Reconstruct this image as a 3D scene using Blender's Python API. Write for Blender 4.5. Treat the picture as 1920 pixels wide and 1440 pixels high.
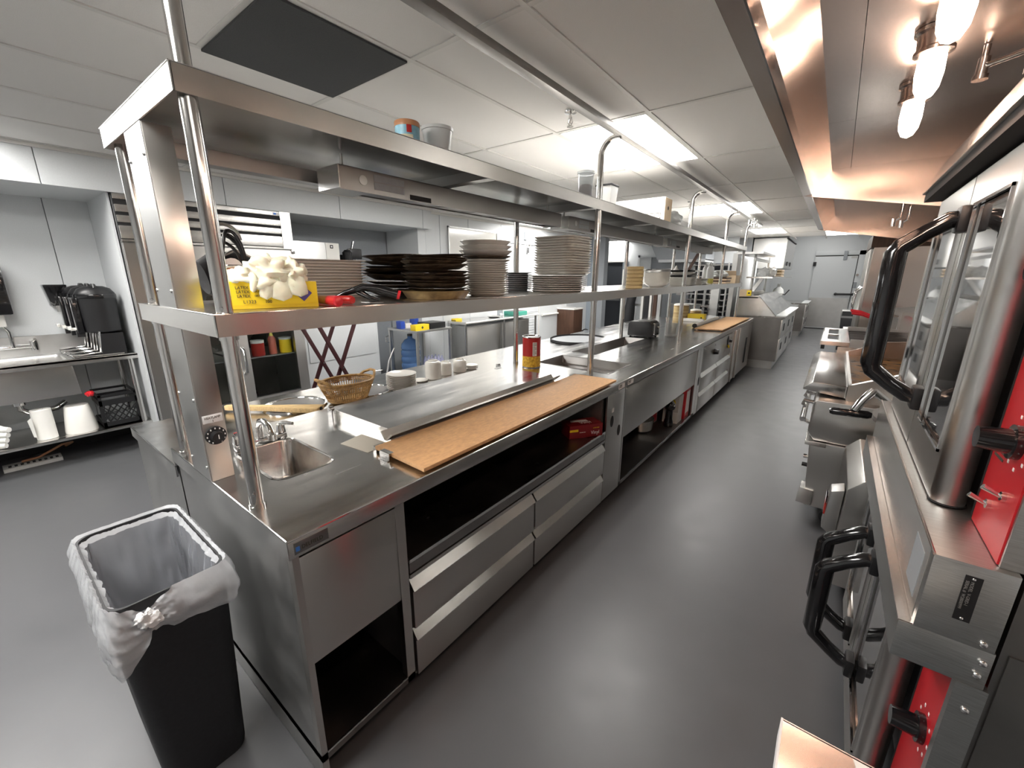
import bpy, bmesh, math, random
from mathutils import Vector, Matrix
S = bpy.context.scene
for o in list(bpy.data.objects): bpy.data.objects.remove(o)
COL = S.collection
PI = math.pi
random.seed(7)

# ---------------------------------------------------------------- camera, world, exposure
cd = bpy.data.cameras.new('camera'); cam = bpy.data.objects.new('camera', cd); COL.objects.link(cam)
cd.sensor_fit = 'HORIZONTAL'; cd.sensor_width = 36.0; cd.lens = 36.0*773.23/1920; cd.clip_start = .02; cd.clip_end = 60
cam.matrix_world = Matrix(((0.792751, -0.157599, 0.588819, 0), (0.609534, 0.199177, -0.767331, 0), (0.003652, 0.967208, 0.253960, 1.6), (0, 0, 0, 1)))
S.camera = cam
W = bpy.data.worlds.new('world'); S.world = W; W.use_nodes = True
W.node_tree.nodes['Background'].inputs[0].default_value = (.05, .05, .055, 1)
W.node_tree.nodes['Background'].inputs[1].default_value = .25
S.view_settings.view_transform = 'Standard'; S.view_settings.look = 'None'
S.view_settings.gamma = 1.0; S.view_settings.use_curve_mapping = False
S.view_settings.exposure = 0.0
PANEL_LIGHT = 29.0      # the recessed ceiling panels
BULB_LIGHT = 72.0      # the warm bulbs inside the exhaust hood

# ---------------------------------------------------------------- materials
MATS = {}
def mat(name, col, rough=.5, metal=0., **k):
    if name in MATS: return MATS[name]
    m = bpy.data.materials.new(name); m.use_nodes = True; MATS[name] = m
    nt = m.node_tree; N = nt.nodes; L = nt.links; b = N['Principled BSDF']
    b.inputs['Base Color'].default_value = (*col, 1); b.inputs['Roughness'].default_value = rough
    b.inputs['Metallic'].default_value = metal
    for a, v in dict(trans='Transmission Weight', alpha='Alpha', coat='Coat Weight', spec='Specular IOR Level', ior='IOR', sss='Subsurface Weight', aniso='Anisotropic').items():
        if a in k: b.inputs[v].default_value = k[a]
    if 'emit' in k:
        b.inputs['Emission Color'].default_value = (*k.get('ecol', col), 1); b.inputs['Emission Strength'].default_value = k['emit']
    if 'aniso' in k:
        t = N.new('ShaderNodeTangent'); t.direction_type = 'UV_MAP'; t.uv_map = 'UVMap'; L.new(t.outputs[0], b.inputs['Tangent'])
    tc = N.new('ShaderNodeTexCoord')
    if 'noise' in k:        # (scale xyz, amount on colour, amount on roughness, bump)
        sc, ca, ra, bu = k['noise']
        mp = N.new('ShaderNodeMapping'); mp.inputs['Scale'].default_value = sc if isinstance(sc, tuple) else (sc, sc, sc)
        L.new(tc.outputs['Object'], mp.inputs[0])
        n = N.new('ShaderNodeTexNoise'); n.inputs['Scale'].default_value = 1; n.inputs['Detail'].default_value = 4
        L.new(mp.outputs[0], n.inputs[0])
        if ca:
            mx = N.new('ShaderNodeMix'); mx.data_type = 'RGBA'
            c2 = k.get('col2', tuple(max(0, c*(1-ca)) for c in col)); c1 = k.get('col1', tuple(min(1, c*(1+ca)) for c in col))
            rp = N.new('ShaderNodeValToRGB'); lo, hi = k.get('ramp', (.3, .7)); rp.color_ramp.elements[0].position = lo; rp.color_ramp.elements[1].position = hi
            L.new(n.outputs[0], rp.inputs[0]); L.new(rp.outputs[0], mx.inputs[0])
            mx.inputs[6].default_value = (*c2, 1); mx.inputs[7].default_value = (*c1, 1); L.new(mx.outputs[2], b.inputs['Base Color'])
        if ra:
            mr = N.new('ShaderNodeMapRange'); mr.inputs[1].default_value = .25; mr.inputs[2].default_value = .75
            mr.inputs[3].default_value = max(.02, rough-ra); mr.inputs[4].default_value = min(1, rough+ra)
            L.new(n.outputs[0], mr.inputs[0]); L.new(mr.outputs[0], b.inputs['Roughness'])
        if bu:
            bp = N.new('ShaderNodeBump'); bp.inputs['Strength'].default_value = bu; bp.inputs['Distance'].default_value = .01
            L.new(n.outputs[0], bp.inputs['Height']); L.new(bp.outputs[0], b.inputs['Normal'])
    return m
# brushed stainless steel in the finishes the room shows, plus a lamp-tinted one
mat('steel', (.62, .605, .58), .27, 1, aniso=.8)
mat('steel_x', (.62, .605, .58), .27, 1, aniso=.8)
mat('steel_v', (.60, .585, .56), .29, 1, aniso=.8)
mat('steel_top', (.63, .62, .60), .20, 1, noise=((14, 2, 14), .05, .08, 0))
mat('steel_dull', (.50, .50, .49), .42, 1, noise=(7, .07, .08, 0))
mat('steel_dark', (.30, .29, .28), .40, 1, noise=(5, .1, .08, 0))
mat('steel_grain', (.52, .53, .52), .38, 1, noise=((30, 900, 900), .16, .05, 0))
mat('steel_warm_lit', (.68, .585, .53), .21, 1, aniso=.85)  # pinkish glow of the hood bulbs is put into this steel colour
mat('chrome', (.80, .79, .78), .08, 1)
mat('tube', (.66, .645, .62), .16, 1, noise=((200, 200, 6), .04, .04, 0))
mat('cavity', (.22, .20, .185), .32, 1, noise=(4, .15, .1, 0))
mat('black', (.012, .012, .013), .38)
mat('black_gloss', (.008, .008, .009), .12, coat=.5)
mat('black_matte', (.011, .011, .013), .62, noise=(90, .2, 0, .05))
mat('rubber', (.015, .015, .016), .7)
mat('dark_gap', (.02, .019, .018), .8)
mat('floor', (.092, .093, .098), .38, noise=(6, .04, .04, 0))
mat('wall', (.62, .64, .65), .42, noise=(160, .03, .05, .06))
mat('wall_grey', (.30, .32, .34), .45, noise=(60, .04, .04, .03))
mat('wall_blue', (.27, .31, .35), .45)
mat('wall_dark', (.075, .082, .095), .5)
mat('tan_wall', (.32, .26, .12), .6)
mat('tile', (.80, .785, .76), .85, noise=(420, .04, 0, .2))
mat('grid', (.70, .69, .66), .55)
mat('panel_dark', (.055, .057, .06), .75, noise=(300, .15, 0, .2))
mat('fill_diffuser', (1, 1, 1), .6, emit=6.0, ecol=(1.0, .975, .94))
mat('diffuser', (1, 1, 1), .6, emit=PANEL_LIGHT, ecol=(1.0, .975, .94))
mat('bulb', (1, .9, .75), .3, emit=BULB_LIGHT, ecol=(1.0, .70, .54))
mat('china', (.72, .70, .65), .16, coat=.3, noise=(6, .04, 0, 0))
mat('china_white', (.80, .785, .74), .14, coat=.3)
mat('board', (.56, .325, .155), .55, noise=((90, 40, 90), .13, .05, .02))
mat('board_white', (.80, .82, .82), .45)
mat('wood', (.60, .42, .20), .55, noise=((120, 6, 60), .16, .05, .03))
mat('dark_red_wood', (.040, .010, .012), .35)
mat('yellow', (.80, .58, .012), .5)
mat('yellow_side', (.70, .48, .012), .5)
mat('purple', (.075, .055, .24), .5)
mat('latex', (.80, .765, .60), .42, sss=.12, noise=(26, .06, .06, .2))
mat('ink', (.05, .045, .03), .6)
mat('ink_white', (.85, .84, .82), .6)
mat('red_label', (.42, .013, .012), .35)
mat('red_dark', (.20, .010, .014), .35)
mat('red_panel', (.52, .012, .02), .33)
mat('red_plastic', (.62, .02, .03), .3)
mat('red_handle', (.55, .025, .02), .3)
mat('paper', (.80, .79, .75), .7)
mat('paper_tan', (.62, .56, .40), .75, noise=(14, .1, 0, 0))
mat('parchment', (.58, .55, .47), .7)
mat('cardboard', (.52, .40, .27), .8)
mat('box_white', (.60, .585, .555), .7)
mat('crust', (.040, .026, .017), .5, noise=(28, .7, .12, .5), col1=(.13, .09, .055), col2=(.012, .008, .006))
mat('crust_brown', (.30, .19, .075), .45, noise=(18, .5, .1, .2), col1=(.42, .30, .13), col2=(.10, .055, .022))
mat('wicker', (.34, .195, .065), .6, noise=(45, .35, .05, .15))
mat('macaroni', (.78, .46, .03), .6, noise=(60, .3, 0, .3), col1=(.85, .55, .05), col2=(.48, .24, .01))
mat('plastic_clear', (.82, .84, .85), .12, trans=.75, ior=1.15)
mat('plastic_milky', (.74, .75, .74), .3, trans=.35, ior=1.2)
mat('glass', (.9, .95, .95), .03, trans=1., ior=1.02, spec=.6)
mat('oven_glass', (.02, .02, .021), .04, spec=.9, coat=1.)
mat('water_blue', (.16, .30, .58), .08, trans=.55, ior=1.2)
mat('plastic_lilac', (.45, .46, .62), .2, trans=.3, ior=1.2)
mat('spice_brown', (.075, .028, .018), .7)
mat('food_pale', (.62, .52, .36), .6, noise=(30, .3, 0, 0))
mat('sauce_red', (.32, .022, .015), .3)
mat('sauce_brown', (.30, .075, .05), .35)
mat('mustard', (.72, .52, .02), .35)
mat('oil', (.52, .45, .10), .2)
mat('tin_blue', (.25, .50, .62), .35, noise=(30, .2, 0, 0))
mat('tin_copper', (.50, .24, .12), .35)
mat('tan_stack', (.46, .34, .15), .5, noise=((3, 3, 60), .35, .1, .1), col1=(.52, .41, .2), col2=(.22, .13, .045))
mat('white_cloth', (.78, .77, .74), .8, noise=(40, .06, 0, .3))
mat('brown_wood', (.060, .026, .013), .5, noise=((40, 40, 4), .3, 0, 0))
mat('blue_plastic', (.02, .06, .34), .4)
mat('teal', (.06, .34, .26), .4)
mat('griddle', (.075, .05, .03), .35, .5, noise=(12, .9, .15, .2), col1=(.40, .20, .06), col2=(.008, .006, .005))
mat('grille', (.03, .02, .014), .55, .5)
mat('liner', (.85, .87, .90), .20, alpha=.52, noise=(14, .05, .1, .9))
mat('liner_in', (.80, .83, .90), .18, alpha=.34, noise=(9, .05, .1, .7))
mat('liner_tuft', (.82, .82, .82), .35, noise=(30, .05, .1, .8))
mat('sticker_white', (.78, .77, .76), .4)
mat('sticker_red', (.42, .03, .02), .4)
mat('blue_tag', (.05, .20, .62), .4)

# ---------------------------------------------------------------- mesh helpers
OFF = {}
ANISO = {'steel', 'steel_x', 'steel_v', 'steel_warm_lit'}
class MB:
    def __init__(s): s.v = []; s.f = []
    def add(s, vs, fs):
        n = len(s.v); s.v += [tuple(v) for v in vs]; s.f += [tuple(n+i for i in f) for f in fs]; return s
    def box(s, x0, x1, y0, y1, z0, z1):
        x0, x1 = min(x0, x1), max(x0, x1); y0, y1 = min(y0, y1), max(y0, y1); z0, z1 = min(z0, z1), max(z0, z1)
        return s.add([(x0,y0,z0),(x1,y0,z0),(x1,y1,z0),(x0,y1,z0),(x0,y0,z1),(x1,y0,z1),(x1,y1,z1),(x0,y1,z1)],
                     [(0,3,2,1),(4,5,6,7),(0,1,5,4),(1,2,6,5),(2,3,7,6),(3,0,4,7)])
    def hexa(s, b, t):      # 4 bottom corners ccw, 4 top corners ccw
        return s.add(list(b)+list(t), [(3,2,1,0),(4,5,6,7),(0,1,5,4),(1,2,6,5),(2,3,7,6),(3,0,4,7)])
    def prism(s, poly, ax, a0, a1):     # poly in the two other axes
        def P(p, a):
            return (a, p[0], p[1]) if ax == 'x' else (p[0], a, p[1]) if ax == 'y' else (p[0], p[1], a)
        n = len(poly); vs = [P(p, a0) for p in poly]+[P(p, a1) for p in poly]
        fs = [tuple(range(n-1, -1, -1)), tuple(range(n, 2*n))]+[(i, (i+1)%n, n+(i+1)%n, n+i) for i in range(n)]
        return s.add(vs, fs)
    def ring(s, c, d, r, seg, up=None):
        d = Vector(d).normalized(); u = d.orthogonal().normalized() if up is None else Vector(up).normalized(); w = d.cross(u)
        return [Vector(c)+r*(math.cos(2*PI*i/seg)*u+math.sin(2*PI*i/seg)*w) for i in range(seg)]
    def cyl(s, p0, p1, r0, r1=None, seg=16, cap=True):
        r1 = r0 if r1 is None else r1; p0 = Vector(p0); p1 = Vector(p1); d = p1-p0; u = d.orthogonal()
        a = s.ring(p0, d, r0, seg, u); b = s.ring(p1, d, r1, seg, u)
        fs = [(i, (i+1)%seg, seg+(i+1)%seg, seg+i) for i in range(seg)]
        if cap: fs += [tuple(range(seg-1, -1, -1)), tuple(range(seg, 2*seg))]
        return s.add(a+b, fs)
    def tube(s, pts, r, seg=10, cap=True, closed=False):
        pts = [Vector(p) for p in pts]; n = len(pts); rs = r if isinstance(r, (list, tuple)) else [r]*n
        vs = []; u = None
        for i in range(n):
            if closed: d = (pts[(i+1)%n]-pts[i-1])
            else: d = (pts[min(i+1, n-1)]-pts[max(i-1, 0)])
            d.normalize()
            u = d.orthogonal().normalized() if u is None else (u-d*u.dot(d)).normalized()
            w = d.cross(u)
            vs += [pts[i]+rs[i]*(math.cos(2*PI*k/seg)*u+math.sin(2*PI*k/seg)*w) for k in range(seg)]
        fs = []
        for i in range(n if closed else n-1):
            j = (i+1)%n
            fs += [(i*seg+k, i*seg+(k+1)%seg, j*seg+(k+1)%seg, j*seg+k) for k in range(seg)]
        if cap and not closed: fs += [tuple(range(seg-1, -1, -1)), tuple((n-1)*seg+k for k in range(seg))]
        return s.add(vs, fs)
    def lathe(s, prof, c=(0,0,0), seg=24, sx=1, sy=1, wob=0, rnd=None):
        vs = []; n = len(prof)
        ph = [rnd.uniform(0, 6) for _ in range(3)] if rnd else (0, 1, 2)
        for (r, z) in prof:
            for k in range(seg):
                a = 2*PI*k/seg; w = 1+wob*(math.sin(3*a+ph[0])+.6*math.sin(7*a+ph[1]))
                dz = wob*.35*(math.sin(2*a+ph[2])+.7*math.sin(5*a+ph[0])) if wob else 0
                vs.append((c[0]+r*sx*w*math.cos(a), c[1]+r*sy*w*math.sin(a), c[2]+z+dz*r*.6))
        fs = []
        for i in range(n-1):
            fs += [(i*seg+k, i*seg+(k+1)%seg, (i+1)*seg+(k+1)%seg, (i+1)*seg+k) for k in range(seg)]
        if prof[0][0] > 1e-5: fs.append(tuple(range(seg-1, -1, -1)))
        if prof[-1][0] > 1e-5: fs.append(tuple((n-1)*seg+k for k in range(seg)))
        return s.add(vs, fs)
    def ell(s, c, rx, ry, rz, seg=16, rings=10):
        return s.lathe([(max(1e-6, math.sin(PI*i/rings)), -math.cos(PI*i/rings)*rz) for i in range(rings+1)], c, seg, rx, ry)
    def grid(s, fn, nu, nv, thick=0):
        vs = [fn(i/nu, j/nv) for j in range(nv+1) for i in range(nu+1)]
        fs = [(j*(nu+1)+i, j*(nu+1)+i+1, (j+1)*(nu+1)+i+1, (j+1)*(nu+1)+i) for j in range(nv) for i in range(nu)]
        return s.add(vs, fs)
    def build(s, name, m, parent=None, bevel=0, smooth=40, solid=0, sub=0, ud=(0,1,0), loc=None):
        me = bpy.data.meshes.new(name)
        off = OFF.get(parent.name, Vector()) if parent else Vector(loc or (0,0,0))
        me.from_pydata([tuple(Vector(v)-off) for v in s.v], [], s.f); me.update()
        bm = bmesh.new(); bm.from_mesh(me)
        bmesh.ops.remove_doubles(bm, verts=bm.verts, dist=1e-6); bmesh.ops.recalc_face_normals(bm, faces=bm.faces)
        if bevel:
            es = [e for e in bm.edges if len(e.link_faces) == 2 and e.calc_face_angle(0) > .6]
            bmesh.ops.bevel(bm, geom=es, offset=bevel, segments=2, affect='EDGES', profile=.6, clamp_overlap=True)
        bm.to_mesh(me); bm.free()
        mm = MATS[m]
        if m in ANISO:
            uv = me.uv_layers.new(name='UVMap').data; U = Vector(ud)
            for p in me.polygons:
                n = p.normal; u = U
                if abs(n.dot(u)) > .9: u = Vector((1,0,0)) if abs(n.x) < .9 else Vector((0,0,1))
                t = n.cross(u)
                for li in p.loop_indices:
                    co = me.vertices[me.loops[li].vertex_index].co; uv[li].uv = (co.dot(t), co.dot(u))
        if smooth:
            for p in me.polygons: p.use_smooth = True
            me.set_sharp_from_angle(angle=math.radians(smooth))
        me.materials.append(mm)
        o = bpy.data.objects.new(name, me); COL.objects.link(o)
        if parent: o.parent = parent; OFF[o.name] = off
        else: o.location = off; OFF[o.name] = off
        if solid:
            d = o.modifiers.new('solid', 'SOLIDIFY'); d.thickness = solid; d.offset = 0
        if sub:
            d = o.modifiers.new('sub', 'SUBSURF'); d.levels = sub; d.render_levels = sub
        return o
def tag(o, label=None, cat=None, group=None, kind=None):
    if label: o['label'] = label
    if cat: o['category'] = cat
    if group: o['group'] = group
    if kind: o['kind'] = kind
    return o
def thing(name, label, cat, loc, group=None, kind=None):
    o = bpy.data.objects.new(name, None); COL.objects.link(o); o.empty_display_size = .05
    o.location = loc; OFF[o.name] = Vector(loc); return tag(o, label, cat, group, kind)
def struct(mb, name, m, **k):
    return tag(mb.build(name, m, **k), kind='structure')
def dup(root, loc=None, rz=0, label=None, tilt=(0,0), group=None):
    r = root.copy(); COL.objects.link(r)
    if loc is not None: r.location = loc
    r.rotation_euler = (tilt[0], tilt[1], rz)
    if label: r['label'] = label
    if group: r['group'] = group
    for ch in list(root.children):
        c = ch.copy(); COL.objects.link(c); c.parent = r
        for g in list(ch.children):
            d = g.copy(); COL.objects.link(d); d.parent = c
    return r
ORD = ['lowest']+['%dth up' % k if k > 3 else {2: '2nd up', 3: '3rd up'}[k] for k in range(2, 17)]
def ordl(base, k, n): return base+', '+('topmost' if k == n-1 else ORD[k])
def B(x0, x1, y0, y1, z0, z1): return MB().box(x0, x1, y0, y1, z0, z1)
def text(name, s, size, origin, right, up, m, parent, depth=.0006, align='LEFT', xs=1.0):
    cu = bpy.data.curves.new('t', 'FONT'); cu.body = s; cu.size = size; cu.extrude = depth; cu.align_x = align; cu.resolution_u = 3
    to = bpy.data.objects.new('t', cu); COL.objects.link(to); bpy.context.view_layer.update()
    me = bpy.data.meshes.new_from_object(to.evaluated_get(bpy.context.evaluated_depsgraph_get()))
    bpy.data.objects.remove(to); bpy.data.curves.remove(cu)
    r = Vector(right).normalized(); u = Vector(up).normalized(); n = r.cross(u); off = OFF[parent.name]
    for v in me.vertices:
        v.co = Vector(origin)+r*v.co.x*xs+u*v.co.y+n*v.co.z-off
    me.materials.clear(); me.materials.append(MATS[m]); me.name = name
    o = bpy.data.objects.new(name, me); COL.objects.link(o); o.parent = parent; OFF[o.name] = off
    return o
def arc(c, r, a0, a1, n, plane='xz'):
    out = []
    for i in range(n+1):
        a = a0+(a1-a0)*i/n; x = r*math.cos(a); y = r*math.sin(a)
        out.append((c[0]+x, c[1], c[2]+y) if plane == 'xz' else (c[0], c[1]+x, c[2]+y) if plane == 'yz' else (c[0]+x, c[1]+y, c[2]))
    return out
# ================================================================ THE ROOM
CZ = 2.505
struct(B(-9, 2.2, -3, 17, -.1, 0), 'floor', 'floor', smooth=0)
# ceiling: slab, T-bar grid, one object per tile
XL = [-1.01-.6125*k for k in range(-4, 8)]; XL = sorted(XL)           # -5.29 ... 1.44
YL = [1.385+1.193*k for k in range(-4, 10)]
ceil = struct(B(-9, 2.2, -3, 12.95, CZ+.06, CZ+.16), 'ceiling', 'tile', smooth=0)
lights = {(-1.01-.6125, 1), (-1.01-.6125, 4), (.2125-.6125, 8), (-5.2975, 8), (-4.685, 4), (-3.46, 1), (-3.46, 4), (-3.46, -2), (-1.01-.6125, -2), (-1.01-.6125, 7), (-4.685, -2)}
def is_light(x, k): return any(abs(x-a) < .05 and k == b for a, b in lights)
mb = MB()
for x in XL: mb.box(x-.012, x+.012, -3, 12.95, CZ-.004, CZ+.03)
for y in YL: mb.box(-5.3, 2.2, y-.012, y+.012, CZ-.0035, CZ+.029)
mb.box(-2.2475, -1.61, .778, .802, CZ-.0036, CZ+.028)
tag(mb.build('ceiling_grid', 'grid', ceil, smooth=0), kind='structure')
tm = None
def tile(x0, x1, y0, y1, name='ceiling_tile', m='tile', z=0):
    return B(x0+.0125, x1-.0125, y0+.0125, y1-.0125, CZ+.001+z, CZ+.02).build(name, m, ceil, smooth=0)
base_tile = None
for i in range(len(XL)-1):
    for k in range(-4, 9):
        x = XL[i]; y = 1.385+1.193*k
        if is_light(x, k): continue
        if abs(x+2.235) < .05 and k == -1:
            tile(x, x+.6125, y, .79); continue
        if x > 1.0 and k < 9: continue
        if base_tile is None:
            base_tile = B(.0125, .6, .0125, 1.1805, 0, .02).build('ceiling_tile', 'tile', ceil, smooth=0)
            base_tile.location = (x, y, CZ+.001)
        else:
            o = base_tile.copy(); COL.objects.link(o); o.location = (x, y, CZ+.001)
tag(B(-2.236, -1.634, .798, 1.374, CZ-.014, CZ-.006).build('ceiling_panel', 'panel_dark', smooth=0, loc=(-1.935, 1.086, CZ)), 'dark grey square blank panel set in the white ceiling grid', 'ceiling panel')
# recessed light panels
LL = {(-1.6225, 1): 'lit ceiling panel above the pass counter, nearest of the row along the steel rail',
      (-1.6225, 4): 'lit ceiling panel above the far end of the long steel rail',
      (-.4, 8): 'lit ceiling panel just past the far end of the exhaust hood',
      (-5.2975, 8): 'lit ceiling panel above the dark grey door at the back left',
      (-4.685, 4): 'lit ceiling panel seen as a thin strip beside the grey wall phone',
      (-1.6225, -2): 'lit ceiling panel behind the viewer over the aisle', (-3.46, -2): 'lit ceiling panel behind the viewer over the left floor',
      (-4.685, -2): 'lit ceiling panel behind the viewer by the sink wall',
      (-3.46, 1): 'lit ceiling panel hidden above the back ledge, nearer one', (-3.46, 4): 'lit ceiling panel hidden above the back ledge, farther one',
      (-1.6225, 7): 'lit ceiling panel above the overshelf of the preparation fridge'}
for (x, k), lab in LL.items():
    y = 1.385+1.193*k
    t = thing('ceiling_light', lab, 'ceiling light', (x+.306, y+.596, CZ), 'recessed ceiling light panels')
    B(x+.02, x+.592, y+.02, y+1.173, CZ+.003, CZ+.010).build('diffuser', 'diffuser', t, smooth=0)
    f = MB(); a, b, c, d = x+.0125, x+.6, y+.0125, y+1.1805
    f.box(a, a+.012, c, d, CZ-.004, CZ+.03).box(b-.012, b, c, d, CZ-.004, CZ+.03).box(a, b, c, c+.012, CZ-.004, CZ+.03).box(a, b, d-.012, d, CZ-.004, CZ+.03)
    f.build('frame', 'grid', t, smooth=0)
# sprinklers
for (x, y, lab) in ((-1.36, 2.31, 'ceiling sprinkler head hanging beside the steel rail, nearer one'), (-1.62, 5.75, 'ceiling sprinkler head in front of the far light panel')):
    t = thing('sprinkler', lab, 'sprinkler', (x, y, CZ))
    MB().lathe([(.036, 0), (.034, -.008), (.012, -.010)], (x, y, CZ-.001)).build('escutcheon', 'chrome', t)
    m = MB().cyl((x, y, CZ-.01), (x, y, CZ-.06), .007).cyl((x, y, CZ-.075), (x, y, CZ-.08), .018)
    m.tube([(x-.007, y, CZ-.03), (x-.016, y, CZ-.055), (x, y, CZ-.077)], .003, 6).tube([(x+.007, y, CZ-.03), (x+.016, y, CZ-.055), (x, y, CZ-.077)], .003, 6)
    m.build('head', 'chrome', t)
# upper room beyond the dropped ceiling
struct(B(-2.2, 2.2, 12.95, 17, 2.95, 3.0), 'ceiling_far', 'tile', smooth=0)
struct(B(-2.2, 2.2, 12.9, 12.95, CZ+.16, 2.95), 'wall_bulkhead', 'wall', smooth=0)
for y in (13.6, 15.2):  # unseen panels, added to brighten the far door wall
    t = thing('ceiling_light', 'unseen fill light panel added in the raised far ceiling before the cold room, '+('nearer' if y < 14 else 'farther'), 'ceiling light', (-.5, y, 2.95), 'recessed ceiling light panels')
    B(-1.1, .1, y, y+.6, 2.935, 2.945).build('diffuser', 'fill_diffuser', t, smooth=0); B(-1.12, .12, y-.02, y+.62, 2.945, 2.95).build('frame', 'grid', t, smooth=0)
# left wall, soffit, recesses
struct(B(-5.8, -4.74, -3, 4.26, 2.24, 2.60), 'wall_soffit', 'wall', smooth=0)
sof = bpy.data.objects['wall_soffit']
ys = [-3, -1.9, -.69, .505, 1.69, 2.86, 4.10, 4.26]
for a, b in zip(ys, ys[1:]):
    B(-4.74, -4.722, a+.003, b-.003, 2.236, 2.485).build('panel', 'wall', sof, smooth=0)
B(-4.735, -4.700, -3, 4.27, 2.478, 2.508).build('ceiling_angle', 'grid', sof, smooth=0)
wl = struct(B(-5.75, -5.62, -3, 4.3, 0, 2.3), 'wall_recess', 'wall_grey', smooth=0)
for a, b in zip([-3, -1.85, -.63, .575, 4.1], [-1.85, -.63, .575, .86, 4.1]):
    if b > a: B(-5.62, -5.60, a+.003, b-.003, .1, 2.24).build('panel', 'wall', wl, smooth=0)
B(-5.62, -5.60, 2.28, 4.1, .1, 2.24).build('panel', 'wall_grey', wl, smooth=0)
struct(B(-5.6, -4.80, .858, .874, 0, 2.24), 'wall_wing', 'wall', smooth=0)
struct(B(-5.6, -4.87, 4.12, 4.26, 0, 2.24), 'wall_pier', 'wall', smooth=0)
tag(B(-5.6, -5.585, -3, .858, 0, .1).build('baseboard_left', 'rubber', smooth=0), kind='structure')
wm = struct(B(-5.0, -4.89, 4.26, 9.4, 0, 2.6), 'wall_left', 'wall', smooth=0)
ys = [4.26, 4.55, 5.17, 6.01, 6.62, 7.24, 8.4, 9.4]
for i, (a, b) in enumerate(zip(ys, ys[1:])):
    B(-4.89, -4.872, a+.004, b-.004, .1, 2.5).build('panel', 'wall', wm, smooth=0)
B(-4.872, -4.862, 4.27, 9.4, 2.47, CZ).build('ceiling_angle', 'grid', wm, smooth=0)
# door in the left wall (behind the plate stacks) with latch things
d = tag(MB().box(-4.872, -4.85, 6.03, 7.22, .1, 2.19).build('door_1', 'wall', smooth=0), kind='structure')
B(-4.868, -4.843, 7.205, 7.24, .1, 2.45).build('hinge_post', 'grid', d, smooth=0)
B(-4.85, -4.842, 6.05, 7.2, 2.17, 2.178).build('seam', 'dark_gap', d, smooth=0)
B(-4.85, -4.80, 7.12, 7.26, 1.90, 1.965).build('hinge', 'steel_dull', d)
t = thing('key_switch', 'grey wall switch box with a lens high on the left wall', 'switch box', (-4.87, 6.74, 2.25))
B(-4.87, -4.81, 6.70, 6.79, 2.26, 2.40).build('housing', 'wall_grey', t, bevel=.008); MB().cyl((-4.81, 6.745, 2.37), (-4.795, 6.745, 2.37), .028).build('lens', 'china_white', t)
t = thing('hanging_keys', 'bunch of keys hanging on a hook under the grey wall switch', 'keys', (-4.85, 6.78, 2.12))
MB().cyl((-4.85, 6.78, 2.16), (-4.80, 6.78, 2.16), .02).cyl((-4.82, 6.78, 2.17), (-4.82, 6.78, 2.19), .012).build('hook', 'chrome', t); MB().box(-4.825, -4.815, 6.77, 6.80, 2.02, 2.12).box(-4.83, -4.82, 6.74, 6.755, 2.0, 2.12).build('key', 'rubber', t)
t = thing('whiteboard', 'wall whiteboard with a thin aluminium frame above the plate stacks', 'whiteboard', (-4.86, 5.3, 1.4))
B(-4.866, -4.852, 4.72, 5.87, 1.25, 2.315).build('board_surface', 'china_white', t, smooth=0)
m = MB(); m.box(-4.868, -4.84, 4.70, 4.725, 1.23, 2.33).box(-4.868, -4.84, 5.865, 5.89, 1.23, 2.33).box(-4.868, -4.84, 4.70, 5.89, 2.31, 2.335).box(-4.868, -4.84, 4.70, 5.89, 1.22, 1.25); m.build('frame', 'steel_dull', t, smooth=0)
B(-4.872, -4.862, 6.42, 6.6, 1.99, 2.06).build('notice', 'box_white', wm, smooth=0)
# louvred panel and bumper rail low on the left wall
t = thing('louvre_panel', 'white louvred vent panel low on the left wall behind the steel table', 'vent panel', (-4.86, 6.2, .2))
for k in range(14): MB().prism([(-4.868, .22+k*.052), (-4.845, .225+k*.052), (-4.868, .262+k*.052)], 'y', 5.95, 7.2).build('slat', 'wall', t, smooth=0)
B(-4.87, -4.862, 5.9, 7.25, .15, 1.0).build('backing', 'wall_grey', t, smooth=0)
tag(MB().cyl((-4.84, 7.35, .80), (-4.84, 8.35, .80), .022).build('bumper_rail', 'china_white', loc=(-4.84, 7.9, .80)), 'short white round bumper rail on the left wall beside the louvred vent', 'rail')
# back left: block, corridor, dark door
struct(B(-6.5, -4.47, 9.4, 9.6, 0, 2.6), 'wall_block', 'wall_grey', smooth=0)
struct(B(-4.9, -4.74, 9.36, 9.4, 0, 2.5), 'trim_1', 'wall_blue', smooth=0)
struct(B(-6.5, -2.0, 11.3, 11.4, 0, 2.6), 'wall_corridor', 'wall', smooth=0)
d = tag(B(-5.40, -4.78, 11.24, 11.29, 0, 1.975).build('door_2', 'wall_dark', smooth=0), kind='structure')
B(-4.78, -4.66, 11.2, 11.3, 0, 1.97).build('door_frame', 'wall_blue', d, smooth=0); B(-5.5, -4.66, 11.2, 11.3, 1.97, 2.0).build('door_header', 'china_white', d, smooth=0)
B(-5.40, -5.385, 11.2, 11.24, 1.25, 1.5).build('door_handle', 'chrome', d)
B(-5.36, -4.80, 11.19, 11.24, .93, .97).build('push_bar', 'steel_dull', d)
d = tag(B(-4.30, -3.2, 11.26, 11.31, 0, 2.08).build('door_3', 'wall_grey', smooth=0), kind='structure')
B(-4.30, -4.0, 11.22, 11.27, 0, 2.08).build('door_panel', 'wall', d, smooth=0)
m = MB().box(-4.36, -4.30, 11.2, 11.3, 0, 2.14).box(-4.36, -3.1, 11.2, 11.3, 2.08, 2.14); m.build('door_frame', 'wall', d, smooth=0)
struct(B(-2.65, -1.78, 11.8, 12.2, 0, 2.6), 'wall_pillar', 'wall_grey', smooth=0)
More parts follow.
